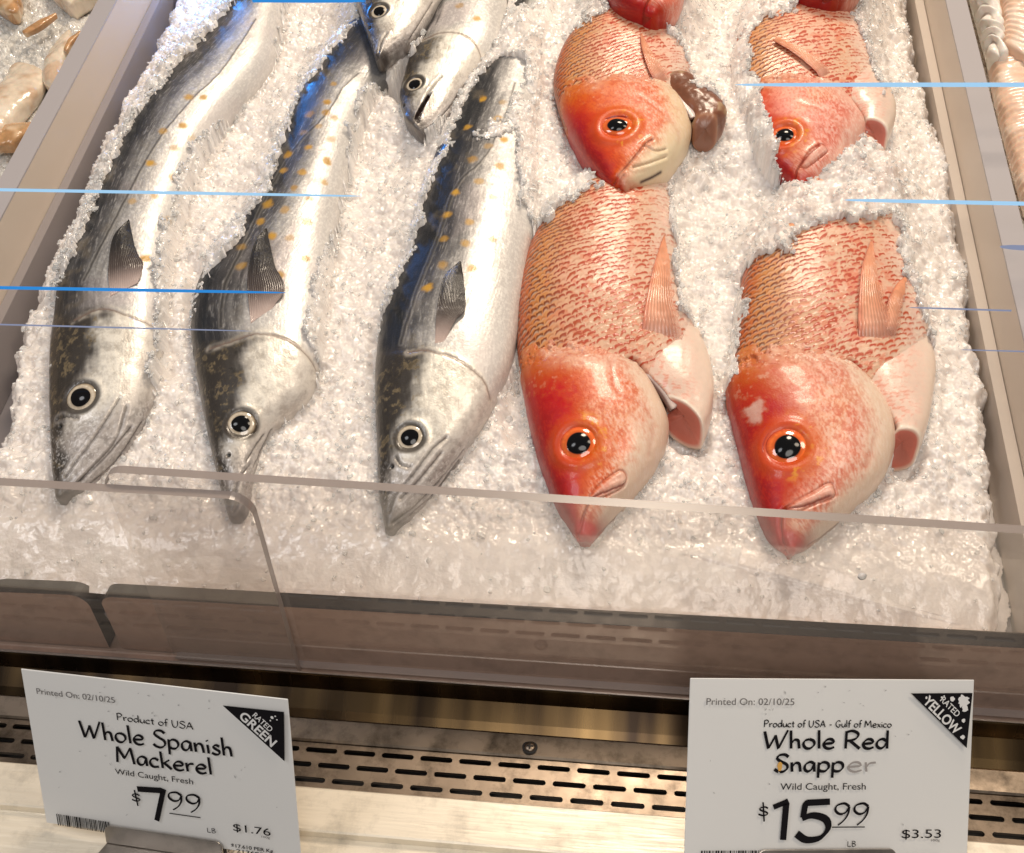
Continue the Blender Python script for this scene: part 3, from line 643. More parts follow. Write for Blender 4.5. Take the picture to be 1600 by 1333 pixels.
def paint_lobe(s, seed, meat=(.46, .17, .135), skin=True):
    fine = fbm(s.P, 400, seed, 3); blot = fbm(s.P, 90, seed+1, 3)
    if skin:
        s.col[:] = (.82, .64, .55); s.col *= (.85+.25*fine)[..., None]; s.mix((.72, .34, .27), sstep(.52, .66, fine)*.5*sstep(1, -.3, s.t)); s.mix((.84, .72, .62), sstep(.3, .9, s.t)*.7); x_ = s.sl/.0036+1.2*(blot-.5); y_ = s.arc/.0042; s.mix((.62, .24, .17), np.exp(-((np.modf(x_)[0]-.7+1.2*(np.modf(y_+.5*(np.floor(x_)%2))[0]-.5)**2)/.16)**2)*sstep(.40, .6, fine)*.6*sstep(.8, -.2, s.t))
        s.mix((.90, .80, .70), sstep(.05, .0, s.u))
    else:
        s.col[:] = (.23, .105, .07); s.disp += .0022*(blot-.5); s.col *= (.45+.9*blot)[..., None]; s.mix((.55, .42, .28), sstep(.55, .68, blot)*.6)
    endc = .10 if skin else .55
    s.rgh[:] = .32; s.capcol = np.array([np.array((.74, .55, .46) if skin else (.34, .18, .12)), np.array(meat)*1.15, meat, np.array(meat)*.95, np.array(meat)*.88]); s.capscale = endc
    s.disp += .0008*(blot-.5)
def paint_bone(s, seed):
    fine = fbm(np.stack([s.sl*60, s.arc*400, s.sl*0], -1), 2., seed, 3)
    s.col[:] = (.54, .45, .43); s.col *= (.6+.6*fine)[..., None]; s.mix((.10, .05, .04), sstep(-.25, -.8, s.t)); s.mix((.80, .72, .66), sstep(.5, .9, s.t)*.7)
    s.rgh[:] = .45; s.met[:] = .0
TH = [(0, .006), (.08, .011), (.2, .017), (.35, .0215), (.6, .0265), (.82, .026), (1, .018)]
def snapper(label, head, body, lobe, bone, hT, h0, eye, erpx, maxilla, mouthlines, visible, seed, fins=(), scale_kw={}, head_kw={}, lobe_kw={}, bT=None, squash=1., Tb=.03, nu=430, lips=None, rim=None, extra=None, lobe_h=.003):
    hs = Skin(head[0], head[1], hT, h0, nu=nu, nv=230, Tb=Tb, capscale=.5)
    paint_head(hs, seed, eye, erpx, maxilla, mouthlines, lips=lips, rimline=rim, **head_kw)
    if extra: extra(hs)
    hs.finish(); skins = [hs]
    if body:
        b = Skin(body[0], body[1], bT or [(0, .013), (.12, .020), (.3, .025), (.7, .025), (1, .02)], h0, nu=480, nv=300, Tb=Tb, ex=.66)
        scales(b, seed+1, **scale_kw)
        if bone:
            dg = b.dist(bone[0][:-1]); b.mix((.10, .020, .014), sstep(.0055, .002, dg)*.95); b.disp -= .004*sstep(.006, .001, dg)
        b.finish(); skins.append(b)
    if lobe:
        l = Skin(lobe[0], lobe[1], [(0, .0105), (.3, .0130), (.7, .0140), (1, .011)], h0+lobe_h, nu=110, nv=110, nb=30, Tb=.014, shear=.75, ex=.58)
        paint_lobe(l, seed+2, **lobe_kw)
        if bone: dg = l.dist(bone[0]); l.mix((.10, .020, .014), sstep(.0045, .0015, dg)*.95); l.disp -= .003*sstep(.005, .001, dg)
        l.finish(); skins.append(l)
    if bone:
        k = Skin(bone[0], bone[1], [(0, .0003), (.35, .0022), (.7, .0016), (1, .0003)], h0+.0103, nu=90, nv=60, Tb=.008)
        paint_bone(k, seed+3); k.finish(); skins.append(k)
    o = skins[-1 if not body else 1].P[20].mean(0)
    root = bed_empty('snapper', o, label, 'fish', 'whole red snappers laid on the ice')
    build_skin('body', skins, M_RED, root, o)
    make_eye(hs, root, o, eye[0], eye[1], erpx, 'snapper', squash=squash) if eye[1] > 0 else None
    for Lf, Rf, lf in fins: make_fin(skins[1:2] or skins, root, o, Lf, Rf, 'snapper', lift=lf, rays=11)
    register(skins, visible)
    return root, hs, o
snapper('large red snapper next to the mackerel, with one long upright orange fin',
  head=([(904,845),(885,820),(866,788),(836,706),(816,612),(811,578),(812,548)], [(926,845),(945,826),(966,805),(1002,766),(1033,722),(1045,676),(1033,638),(1011,599),(976,548)]),
  body=([(840,660),(812,575),(809,520),(812,458),(827,398),(857,345),(891,315),(930,270),(965,220)], [(1068,600),(1088,560),(1086,530),(1079,505),(1064,475),(1058,430),(1058,386),(1052,343),(1040,285),(1018,220)]),
  lobe=([(1034,644),(1016,624),(998,596),(986,566),(984,532)], [(1099,682),(1110,655),(1115,620),(1111,575),(1094,525)]),
  bone=([(1046,642),(1030,618),(1005,590),(988,570),(974,549)], [(1060,628),(1046,608),(1026,585),(1002,566),(980,550)]),
  hT=TH, h0=.008, eye=(904,692), erpx=35,
  maxilla=[(921,775),(940,755),(968,736),(979,745),(973,762),(950,775),(925,784)],
  mouthlines=[[(906,838),(912,806),(926,780),(950,768),(974,758)], [(930,838),(950,822),(975,803)]],
  rim=[[(952,560),(965,610),(1000,630),(1020,660),(1015,710)]],
  lips=[(914,838,.008)],
  visible=[(890,872),(850,790),(798,620),(795,540),(800,450),(812,402),(832,372),(843,352),(862,342),(872,328),(893,316),(905,303),(950,285),(1048,280),(1047,343),(1056,386),(1052,430),(1062,484),(1085,500),(1108,540),(1128,560),(1128,640),(1112,695),(1080,695),(1052,660),(1055,720),(960,835),(940,875)],
  seed=101, fins=[([(1037,370),(1030,390),(1020,424),(1007,484),(1000,541)], [(1039,371),(1047,411),(1056,471),(1082,545)], .0025)])
def pale_patch(s):
    m = soft_inside(s, [(1163,640),(1188,622),(1195,640),(1190,662),(1170,662)], 4, 18, 5)
    s.mix((.66, .46, .40), m*(.5+.5*fbm(s.P, 300, 15)))
snapper('large red snapper with a pale scrape on its crown and two orange fins',
  head=([(1228,864),(1205,848),(1190,825),(1175,785),(1155,710),(1133,622),(1135,588),(1142,558)], [(1240,865),(1262,855),(1296,829),(1335,797),(1375,757),(1395,710),(1393,666),(1378,634),(1340,587),(1314,549)]),
  body=([(1145,650),(1137,590),(1143,547),(1150,490),(1160,435),(1177,390),(1200,340),(1230,280),(1260,230)], [(1420,620),(1440,590),(1450,550),(1446,510),(1438,480),(1428,440),(1418,400),(1411,350),(1398,300),(1375,230)]),
  lobe=([(1378,704),(1372,680),(1357,640),(1336,594),(1318,546)], [(1434,706),(1445,680),(1455,630),(1460,572),(1448,525)]),
  bone=([(1392,668),(1372,634),(1345,598),(1328,575),(1314,551)], [(1403,660),(1385,628),(1360,592),(1340,566),(1322,551)]),
  hT=TH, h0=.008, eye=(1230,698), erpx=37,
  maxilla=[(1223,798),(1245,782),(1267,771),(1296,755),(1305,768),(1301,779),(1271,790),(1247,801)],
  mouthlines=[[(1234,862),(1222,838),(1224,800),(1255,792),(1296,776)], [(1262,852),(1290,836),(1325,812)]],
  rim=[[(1262,560),(1310,610),(1350,640),(1368,680),(1352,730)]],
  lips=[(1230,852,.009)],
  visible=[(1190,875),(1160,750),(1122,640),(1135,618),(1142,596),(1150,575),(1150,545),(1158,505),(1172,490),(1158,460),(1150,438),(1172,412),(1195,392),(1240,394),(1238,372),(1280,350),(1320,345),(1400,338),(1407,356),(1402,398),(1428,451),(1444,499),(1470,563),(1466,640),(1447,710),(1412,732),(1397,718),(1392,760),(1300,862),(1240,885)],
  seed=131, fins=[([(1360,378),(1352,400),(1344,431),(1340,499),(1346,552)], [(1363,380),(1372,430),(1388,480),(1415,545)], .003),
                  ([(1411,436),(1398,450),(1385,480),(1372,540)], [(1417,438),(1412,470),(1408,500),(1402,535)], .003)],
  head_kw=dict(red=(.42, .020, .005), cheek=(.70, .34, .26)), extra=pale_patch)
snapper('red snapper with a dark fleshy flap beside its gill, lying on another tail',
  head=([(966,304),(948,295),(934,282),(906,247),(883,202),(869,157),(868,138)], [(984,304),(1015,292),(1040,277),(1065,247),(1079,219),(1078,191),(1060,160),(1034,134)]),
  body=([(885,210),(869,160),(866,124),(881,82),(912,45),(949,18),(990,-30)], [(1062,168),(1076,130),(1076,103),(1060,70),(1048,51),(1034,10),(1022,-40)]),
  lobe=([(1082,206),(1068,186),(1048,160),(1034,138)], [(1122,206),(1134,188),(1122,164),(1084,132)]),
  bone=([(1078,186),(1062,166),(1048,150),(1034,136)], [(1092,176),(1074,156),(1058,144),(1040,136)]),
  hT=[(0, .007), (.08, .011), (.25, .017), (.5, .022), (.82, .022), (1, .016)], bT=[(0, .012), (.15, .018), (.4, .022), (1, .02)], h0=.028, eye=(964,195), erpx=29,
  maxilla=None,
  mouthlines=[[(960,288),(968,274),(990,248),(1008,226),(1020,218)], [(972,303),(969,288),(974,276)], [(1008,228),(1024,236),(1040,234)], [(990,262),(1012,256),(1040,246)]],
  rim=[[(1000,150),(1040,180),(1062,215),(1050,250)]],
  lips=[(976,284,.006)],
  visible=[(960,325),(900,262),(870,210),(858,170),(856,110),(868,75),(890,50),(912,38),(945,18),(990,5),(1010,30),(1046,48),(1058,67),(1080,100),(1080,130),(1120,148),(1150,180),(1132,218),(1090,216),(1083,250),(1000,320)],
  seed=151, fins=[([(1000,55),(1003,80),(1015,115),(1032,136)], [(1003,55),(1020,85),(1042,115),(1052,133)], .002)], nu=360, lobe_kw=dict(meat=(.24, .12, .085), skin=False), scale_kw=dict(ds=.0034, dr=.0043), squash=.72,
  head_kw=dict(red=(.60, .085, .02), under=(.82, .68, .50), red_t=(-.62, .06)),
  extra=lambda s: (s.mix((.80, .70, .52), soft_inside(s, [(966,285),(985,262),(1012,228),(1040,228),(1075,215),(1078,240),(1050,272),(1000,300)], 12, 16, 25)*.75), s.mix((.03, .008, .006), np.exp(-(s.dist([(1002,285),(1018,278),(1032,270)])/.0012)**2)*.95)))
snapper('red snapper half buried in ice with its eye at the ice edge, back right',
  head=([(1245,299),(1222,285),(1192,262),(1172,220),(1160,170),(1158,140)], [(1262,298),(1290,285),(1318,262),(1340,236),(1352,210),(1344,191),(1319,160),(1291,134)]),
  body=([(1172,205),(1150,160),(1145,100),(1158,40),(1190,-20),(1230,-70)], [(1380,190),(1380,155),(1366,121),(1357,79),(1343,39),(1328,0),(1312,-60)]),
  lobe=([(1336,212),(1330,192),(1312,164),(1296,136)], [(1386,224),(1398,190),(1394,160),(1368,122)]),
  bone=([(1344,188),(1326,165),(1310,148),(1294,135)], [(1356,180),(1338,158),(1320,144),(1300,135)]),
  hT=[(0, .007), (.08, .011), (.25, .017), (.5, .022), (.82, .022), (1, .016)], bT=[(0, .012), (.15, .018), (.4, .022), (1, .02)], h0=.022, eye=(1226,210), erpx=24,
  maxilla=[(1250,262),(1262,240),(1282,226),(1294,236),(1284,246),(1262,262)],
  mouthlines=[[(1240,292),(1246,266),(1262,244),(1280,228)], [(1292,276),(1302,270)]],
  rim=[[(1250,160),(1300,180),(1325,215),(1315,245)]], lips=None,
  visible=[(1244,296),(1224,276),(1212,252),(1218,240),(1218,226),(1206,212),(1208,200),(1196,176),(1190,150),(1182,128),(1170,105),(1176,88),(1167,62),(1192,32),(1240,22),(1255,2),(1322,2),(1343,39),(1358,79),(1367,121),(1403,160),(1408,190),(1392,230),(1370,224),(1354,216),(1334,252),(1298,290),(1264,296)],
  seed=171, fins=[([(1208,66),(1240,86),(1272,112),(1294,130)], [(1214,60),(1255,80),(1290,104),(1314,124)], .0025)], nu=360, scale_kw=dict(ds=.0037, dr=.0046), squash=.85,
  head_kw=dict(red=(.58, .08, .06), cheek=(.74, .32, .26), under=(.80, .50, .42), red_t=(-.8, -.3)))
snapper('red snapper of which only the closed mouth hangs in at the top edge, centre',
  head=([(1004,35),(975,25),(955,8),(946,-15),(940,-60),(950,-120)], [(1030,37),(1052,28),(1064,12),(1072,-15),(1080,-60),(1070,-120)]),
  body=None, lobe=None, bone=None, hT=[(0, .010), (.2, .018), (1, .025)], h0=.052, eye=(1000,-90), erpx=24, maxilla=None,
  mouthlines=[[(1008,36),(1005,20),(1012,4),(1022,-10)]], visible=[(930,-40),(930,60),(1090,60),(1090,-40)], seed=191, nu=220,
  head_kw=dict(red=(.50, .045, .025), cheek=(.66, .16, .12), under=(.70, .26, .20), red_t=(-.4, .15)), Tb=.04)
snapper('red snapper barely showing its dark chin at the top edge, right of centre',
  head=([(1285,6),(1262,2),(1240,-10),(1228,-40),(1230,-100)], [(1310,6),(1335,0),(1348,-14),(1356,-40),(1350,-100)]),
  body=None, lobe=None, bone=None, hT=[(0, .010), (.2, .018), (1, .025)], h0=.048, eye=(1290,-80), erpx=24, maxilla=None,
  mouthlines=[[(1290,5),(1292,-10)]], visible=[(1210,-40),(1210,40),(1370,40),(1370,-40)], seed=193, nu=220,
  head_kw=dict(red=(.40, .04, .025), cheek=(.50, .12, .10), under=(.62, .26, .20)), Tb=.04)

# ------------------------------------------------------------------ crushed ice
def worley_chips(A, B, cell, seed, slope=.5, keep=1.0):   # angular chips: the highest of nearby tilted facets
    gx = A/cell; gy = B/cell; ix = np.floor(gx).astype(np.int64); iy = np.floor(gy).astype(np.int64)
    best = np.full(A.shape, -9.); rid = np.zeros(A.shape)
    def h(i, j, k):
        n = (i*374761393+j*668265263+k*2147483647+seed*974711) & 0x7fffffff
        n = ((n ^ (n >> 13))*1274126177) & 0x7fffffff; n ^= n >> 16
        return (n & 0xffff)/65535.
    for dx in (-1, 0, 1):
        for dy in (-1, 0, 1):
            i = ix+dx; j = iy+dy; ex = gx-(i+.1+.8*h(i, j, 1)); ey = gy-(j+.1+.8*h(i, j, 2))
            a1 = (h(i, j, 3)-.5)*2*slope; a2 = (h(i, j, 4)-.5)*2*slope; top = h(i, j, 5)*.7
            an = h(i, j, 6)*3.14; rx = np.abs(ex*np.cos(an)+ey*np.sin(an)); ry = np.abs(-ex*np.sin(an)+ey*np.cos(an))*1.25
            fall = 1.9*np.maximum(0, np.maximum(rx, ry)-.34)
            z = top+a1*ex+a2*ey-fall
            m = z > best; best = np.where(m, z, best); rid = np.where(m, h(i, j, 7), rid)
    return best, rid
HOLLOW = [([(578,100),(596,98),(640,88),(668,48),(700,0),(690,40),(655,78),(636,110),(622,150),(606,140),(590,120)], .045), ([(792,600),(812,545),(822,600),(820,680),(800,700),(785,650)], .010), ([(1060,700),(1110,700),(1100,730),(1060,760)], .004), ([(1036,640),(1058,632),(1106,672),(1104,704),(1060,704),(1040,680)], .014), ([(1388,676),(1442,690),(1436,742),(1396,738)], .014), ([(1342,196),(1394,204),(1386,242),(1346,236)], .004), ([(820,92),(785,85),(760,100),(745,125),(735,160),(745,170),(790,110)], .006),
          ([(70,560),(84,560),(84,700),(74,700)], .006), ([(296,400),(318,400),(306,470),(298,540),(290,540)], .008), ([(580,520),(592,520),(584,640),(576,640)], .006)]
CELL = .0010; A0, A1, B0, B1 = -.345, .275, .002, .66
def raster():
    na = int((A1-A0)/CELL); nb = int((B1-B0)/CELL)
    HF = np.full((nb, na), -1.); H0 = np.full((nb, na), -1.); ID = np.full((nb, na), -1)
    for k, f in enumerate(FISH):
        P = f['P']; ia = ((P[:, 0]-A0)/CELL).astype(int); ib = ((P[:, 1]-B0)/CELL).astype(int)
        ok = (ia >= 0) & (ia < na) & (ib >= 0) & (ib < nb); ia, ib, P = ia[ok], ib[ok], P[ok]
        L = np.full((nb, na), -1.); np.maximum.at(L, (ib, ia), P[:, 2]); L0 = np.full((nb, na), -1.); np.maximum.at(L0, (ib, ia), P[:, 3])
        for _ in range(2):                       # close pinholes
            nbr = np.max([np.roll(L, s_, ax) for s_ in (-1, 1) for ax in (0, 1)], 0); cnt = sum((np.roll(L, s_, ax) > -.5) for s_ in (-1, 1) for ax in (0, 1))
            fill = (L < -.5) & (cnt >= 3); L = np.where(fill, nbr, L); n0 = np.max([np.roll(L0, s_, ax) for s_ in (-1, 1) for ax in (0, 1)], 0); L0 = np.where(fill, n0, L0)
        m = L > HF; HF = np.where(m, L, HF); H0 = np.where(m, L0, H0); ID = np.where(m, k, ID)
    return HF, H0, ID
HF, H0, ID = raster()
G = .00068
ga = np.arange(A0-.02, A1, G); gb = np.arange(.0045, .62, G)
GA, GB = np.meshgrid(ga, gb)
def samp(Fd, near=True):
    ia = np.clip(((GA-A0)/CELL).astype(int), 0, Fd.shape[1]-1); ib = np.clip(((GB-B0)/CELL).astype(int), 0, Fd.shape[0]-1); return Fd[ib, ia]
hf = samp(HF); h0g = samp(H0); idg = samp(ID)
P3 = np.stack([GA, GB, np.zeros_like(GA)], -1)
n1 = fbm(P3, 26, 301, 4); n2 = fbm(P3, 110, 307, 3); n3 = fbm(P3, 320, 311, 2)
hc = np.where(idg >= 0, hf, 0.)
qx, qy = project(np.stack([GA, GB, hc], -1)); jx = 13*(n3-.5)+16*(n2-.5); jy = 13*(fbm(P3, 320, 331, 2)-.5)+16*(fbm(P3, 110, 337, 3)-.5)
vis = np.zeros(GA.shape, bool)
for k, f in enumerate(FISH):
    m = idg == k; r = np.zeros(GA.shape, bool); r[m] = inside(qx[m]+jx[m], qy[m]+jy[m], f['vis']); vis |= r
fish = idg >= 0
wgt = boxblur(fish*1., 14); lev = boxblur(np.where(fish, h0g, 0), 14)
near = lev/np.maximum(wgt, 1e-3); base = near*sstep(0, .35, wgt)*.75
cover = fish & ~vis
cv = boxblur(np.where(cover, hf+.003, base), 5)            # covering ice thins out into the bed
base = np.where(cover, hf, base); sm = boxblur(base, 7); so = boxblur(base, 16)
base = np.where(cover, np.maximum(sm, hf)+.0012+.002*n2, np.maximum(np.where(fish, base, np.maximum(so, sm*.8)), 0))
base = np.where(vis, base, np.maximum(base, boxblur(base, 20)))
c1, r1 = worley_chips(GA+.004*(n2-.5), GB+.004*(n2-.5), .0052, 1); c2, r2 = worley_chips(GA+.002*(n3-.5), GB, .0026, 2); c3, r3 = worley_chips(GA, GB, .0150, 3, .35)
melt = sstep(.030, .075, GB)                              # the front rim is pressed smooth against the panel
rough = .10+.90*melt
grain = (c1*.0017+c2*.0010+c3*.0020)*rough+.0105*(n1-.5)*(.4+.6*melt)+.005*(n2-.5)*(.2+.8*melt)
hgt = base+grain
hgt = np.where(vis, np.minimum(hgt, hf-.0035), hgt)
for hp, dp in HOLLOW:
    hx, hy = project(np.stack([GA, GB, hgt], -1)); hm = boxblur(inside(hx+jx*.5, hy+jy*.5, hp)*1., 3); hgt -= dp*hm*(~vis)
hgt -= .0125*(1-sstep(.0, .045, GB))                        # rolls off towards the front
# ragged left and right edges
le = [(275,-30),(270,0),(202,135),(141,267),(112,360),(90,375),(55,465),(36,480),(10,607),(-25,760),(-60,900),(-80,1010)]
ri = [(1416,-30),(1421,0),(1431,56),(1440,124),(1456,174),(1466,208),(1490,253),(1492,304),(1503,366),(1521,400),(1523,499),(1539,598),(1549,738),(1558,813),(1572,900),(1585,1010)]
def edge_curve(pts):
    q = np.array([on_bed(*p, .004) for p in pts]); o = np.argsort(q[:, 1]); return np.interp(GB[:, :1], q[o, 1], q[o, 0])
ed = .006*(n2-.5)+.008*(fbm(P3, 60, 341, 2)-.5)
inn = np.minimum(GA-edge_curve(le)+ed, edge_curve(ri)-GA+ed)
hgt = np.where(inn > 0, hgt-.006*sstep(.007, 0, inn), np.maximum(-.03, hgt-.006-(-inn)*7))
mott = fbm(P3, 45, 351, 3)
icol = np.array([.93, .862, .815])[None, None]*(.76+.16*r1+.05*r2+.14*(mott-.4)+.05*r3)[..., None]
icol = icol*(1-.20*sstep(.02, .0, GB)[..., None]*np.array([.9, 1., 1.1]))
# fish juice stains the ice faintly pink around the red fish
red_near = boxblur(((idg >= 6) & fish)*1., 9); pk = (sstep(.02, .5, red_near)*sstep(.42, .62, n2)*.22)[..., None]
icol = icol*(1-pk)+np.array([.70, .45, .38])*pk
V = np.stack([GA, GB, hgt], -1); nr_, nc_ = GA.shape
keepf = (inn > -.010)
Fq = grid_faces(nr_, nc_)[:, ::-1]; Fq = Fq[keepf.reshape(-1)[Fq].all(1)]
used, inv = np.unique(Fq, return_inverse=True)
org = np.array([0, .2, 0.])
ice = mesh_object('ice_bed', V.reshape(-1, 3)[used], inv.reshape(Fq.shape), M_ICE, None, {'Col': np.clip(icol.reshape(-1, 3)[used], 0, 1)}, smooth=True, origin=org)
ice.location = to_world(org); ice.rotation_euler = (ALPHA, 0, 0)
tag(ice, 'bed of crushed ice under the whole fish', 'ice', kind='stuff')
# loose clear chips lying on the bed, thickest along the rims that cover the fish
edge_v = np.abs(boxblur(vis*1., 2, 1)-vis) * (~vis); prob = (.05+.5*sstep(.5, .7, n2)*melt+2.2*(edge_v > .05))*(inn > .001)*(~vis); prob = prob.ravel()/prob.sum()
slope = np.hypot(*np.gradient(hgt, G)).ravel(); prob = prob+.9*np.clip(slope-.9, 0, 1.5)*((inn > .004) & ~vis).ravel()*prob.mean()*4; prob /= prob.sum(); NCH = 7500; pick = rng.choice(prob.size, NCH, p=prob)
phi = (1+5**.5)/2
ico = np.array([(-1,phi,0),(1,phi,0),(-1,-phi,0),(1,-phi,0),(0,-1,phi),(0,1,phi),(0,-1,-phi),(0,1,-phi),(phi,0,-1),(phi,0,1),(-phi,0,-1),(-phi,0,1)])/math.sqrt(1+phi*phi)
icf = np.array([(0,11,5),(0,5,1),(0,1,7),(0,7,10),(0,10,11),(1,5,9),(5,11,4),(11,10,2),(10,7,6),(7,1,8),(3,9,4),(3,4,2),(3,2,6),(3,6,8),(3,8,9),(4,9,5),(2,4,11),(6,2,10),(8,6,7),(9,8,1)])
sz = rng.uniform(.0006, .0016, NCH)*(1+.7*(rng.random(NCH) < .08))
sh = ico[None]*rng.uniform(.65, 1.2, (NCH, 12, 1))*np.stack([rng.uniform(.7, 1.4, NCH), rng.uniform(.7, 1.4, NCH), rng.uniform(.5, 1, NCH)], 1)[:, None]
an = rng.uniform(0, 6.28, NCH); ti = rng.uniform(-.7, .7, NCH); ca, sa, ct, st = np.cos(an), np.sin(an), np.cos(ti), np.sin(ti)
y1 = sh[..., 1]*ct[:, None]-sh[..., 2]*st[:, None]; z1 = sh[..., 1]*st[:, None]+sh[..., 2]*ct[:, None]
CV = np.stack([sh[..., 0]*ca[:, None]-y1*sa[:, None], sh[..., 0]*sa[:, None]+y1*ca[:, None], z1], -1)*sz[:, None, None]+(V.reshape(-1, 3)[pick]+np.array([0, 0, .0004]))[:, None]
CFc = (icf[None]+(np.arange(NCH)*12)[:, None, None]).reshape(-1, 3)
chips = mesh_object('ice_chips', CV.reshape(-1, 3), CFc, M_CHIP, None, smooth=False, origin=org)
chips.location = to_world(org); chips.rotation_euler = (ALPHA, 0, 0)
tag(chips, 'loose clear ice chips scattered over the ice bed and around the fish', 'ice', kind='stuff')

# ------------------------------------------------------------------ dividers, pan, neighbours
def bed_box(name, a0, a1, b0, b1, h0_, h1_, mat, parent=None):
    mb = MB(); mb.box((a0, b0, h0_), (a1, b1, h1_)); o = mb.obj(name, mat, parent); return o
o = bpy.data.objects.new('case_floor', None)
fl = bed_box('case_floor', -1.3, 1.1, .002, 1.3, -.060, -.034, M_PAN); fl.location = to_world((0, 0, 0)); fl.rotation_euler = (ALPHA, 0, 0)
tag(fl, 'grey floor of the display case under the ice', 'floor', kind='structure')
def divider(a0, a1, side, label):
    root = bed_empty('divider', ((a0+a1)/2, .3, -.034), label, 'divider', 'clear side dividers of the case')
    org_ = np.array([(a0+a1)/2, .3, -.034])
    mb = MB(); mb.box((a0, .006, -.0335), (a1, 1.0, .0385)); p = mesh_object('panel', mb.v, mb.f, M_WALL, root, smooth=False, origin=org_)
    mb = MB(); mb.box((a0, .006, .0387), (a1, 1.0, .0400)); p = mesh_object('top_edge', mb.v, mb.f, M_WALLEDGE, root, smooth=False, origin=org_)
    ins = a1 if side < 0 else a0; mb = MB()
    w = .007*(-side)
    xs = sorted((ins+.0004*(-side), ins+w)); mb.box((xs[0], .006, -.0335), (xs[1], 1.0, .004))
    mesh_object('base_rail', mb.v, mb.f, M_PAN if side < 0 else M_RAIL, root, smooth=False, origin=org_)
    return root
divider(-.3695, -.3545, -1, 'hazy acrylic divider with a grey top edge, left of the mackerel')
divider(.2725, .2870, 1, 'hazy acrylic divider with a grey top edge, right of the snappers')

# neighbouring bins: ice and pale seafood
def side_ice(name, a0, a1, seed, label):
    g = .0012; x = np.arange(a0, a1, g); y = np.arange(.03, .75, g); X, Y = np.meshgrid(x, y)
    c, r = worley_chips(X, Y, .0055, seed); c2, r2 = worley_chips(X, Y, .0028, seed+1); Pn = np.stack([X, Y, X*0], -1)
    Z = -.006+c*.003+c2*.0013+.012*(fbm(Pn, 20, seed+2)-.5)
    col = np.array([.82, .79, .74])[None, None]*(.62+.28*r+.14*r2)[..., None]
    og = np.array([(a0+a1)/2, .3, 0]); o = mesh_object(name, np.stack([X, Y, Z], -1).reshape(-1, 3), grid_faces(*X.shape)[:, ::-1], M_ICE, None, {'Col': np.clip(col.reshape(-1, 3), 0, 1)}, smooth=False, origin=og)
    o.location = to_world(og); o.rotation_euler = (ALPHA, 0, 0); return tag(o, label, 'ice', kind='stuff')
side_ice('ice_bed', -.66, -.3705, 401, 'crushed ice in the bin left of the left divider')
side_ice('ice_bed', .2875, .46, 411, 'crushed ice in the bin right of the right divider')
M_SQUID = attr_mat('pale_seafood', .6, (500, .2, .0008), sss=.25)
def lump(name, D, V, T, h0, paint, label, cat, group, nu=120, wob=.002, seed=1, ex=.6):
    s = Skin(D, V, T, h0, nu=nu, nv=90, Tb=.012, ex=ex, capscale=.6)
    n = fbm(s.P, 55, seed, 3); f = fbm(s.P, 260, seed+2, 3); paint(s, n, f); s.disp += wob*(n-.5)*2+.0006*(f-.5); s.finish()
    o = s.P[s.nu//2].mean(0); root = build_skin(name, [s], M_SQUID, None, o)
    root.location = to_world(o); root.rotation_euler = (ALPHA, 0, 0); return tag(root, label, cat, group)
def p_squid(s, n, f):
    s.col[:] = (.80, .68, .54); s.col *= (.8+.35*f)[..., None]; s.mix((.55, .34, .20), sstep(.5, .66, n)*.6); s.mix((.88, .80, .68), sstep(.4, .2, n)*.6); s.rgh[:] = .22
def p_brown(s, n, f):
    s.col[:] = (.50, .28, .13); s.col *= (.6+.8*f)[..., None]; s.mix((.80, .62, .42), sstep(.52, .66, n)*.8); s.rgh[:] = .25
lump('squid_piece', [(20,108),(8,130),(-10,165),(-30,210)], [(74,125),(62,150),(30,190),(0,230)], [(0,.006),(.5,.012),(1,.012)], .004, p_squid, 'cream squid piece folded over, nearest the left edge of the photo', 'seafood', 'pale seafood in the left bin', seed=3)
lump('squid_piece', [(75,92),(70,110),(70,135),(90,150)], [(112,50),(112,75),(104,110),(98,140)], [(0,.004),(.4,.009),(1,.007)], .004, p_squid, 'narrow pinkish squid piece lying along the left divider', 'seafood', 'pale seafood in the left bin', seed=8)
lump('squid_piece', [(-10,205),(10,200),(30,198),(50,196)], [(-10,235),(8,233),(22,230),(42,216)], [(0,.005),(.5,.007),(1,.005)], .006, p_brown, 'brown edged squid piece at the lower left', 'seafood', 'pale seafood in the left bin', seed=13)
lump('squid_piece', [(-15,-30),(-10,10),(10,25)], [(20,-40),(34,0),(30,22)], [(0,.008),(.5,.010),(1,.006)], .006, p_brown, 'brown squid piece in the very corner of the left bin', 'seafood', 'pale seafood in the left bin', seed=15)
lump('squid_piece', [(76,-20),(84,0),(100,10)], [(160,-30),(150,-2),(120,14)], [(0,.008),(.5,.012),(1,.008)], .004, p_squid, 'cream squid piece at the top, beside the left divider edge', 'seafood', 'pale seafood in the left bin', seed=17)
lump('squid_tentacle', [(36,50),(55,38),(86,22)], [(42,54),(62,44),(88,25)], [(0,.0015),(.5,.003),(1,.001)], .010, p_brown, 'thin brown tentacle lying on the ice of the left bin', 'seafood', None, seed=19, nu=60, wob=.0005)
lump('squid_tentacle', [(100,78),(108,64),(124,50)], [(106,80),(114,68),(127,53)], [(0,.0015),(.5,.003),(1,.001)], .011, p_brown, 'short brown tentacle stub against the left divider', 'seafood', None, seed=21, nu=60, wob=.0005)
def p_fillet(s, n, f):
    s.col[:] = (.82, .60, .46); s.col *= (.85+.25*f)[..., None]; st = np.sin(s.sl*900+6*n); s.mix((.80, .46, .34), sstep(.3, .9, st)*.35); s.mix((.88, .78, .68), sstep(.5, .65, n)*.5); s.rgh[:] = .3; s.disp += .0006*st
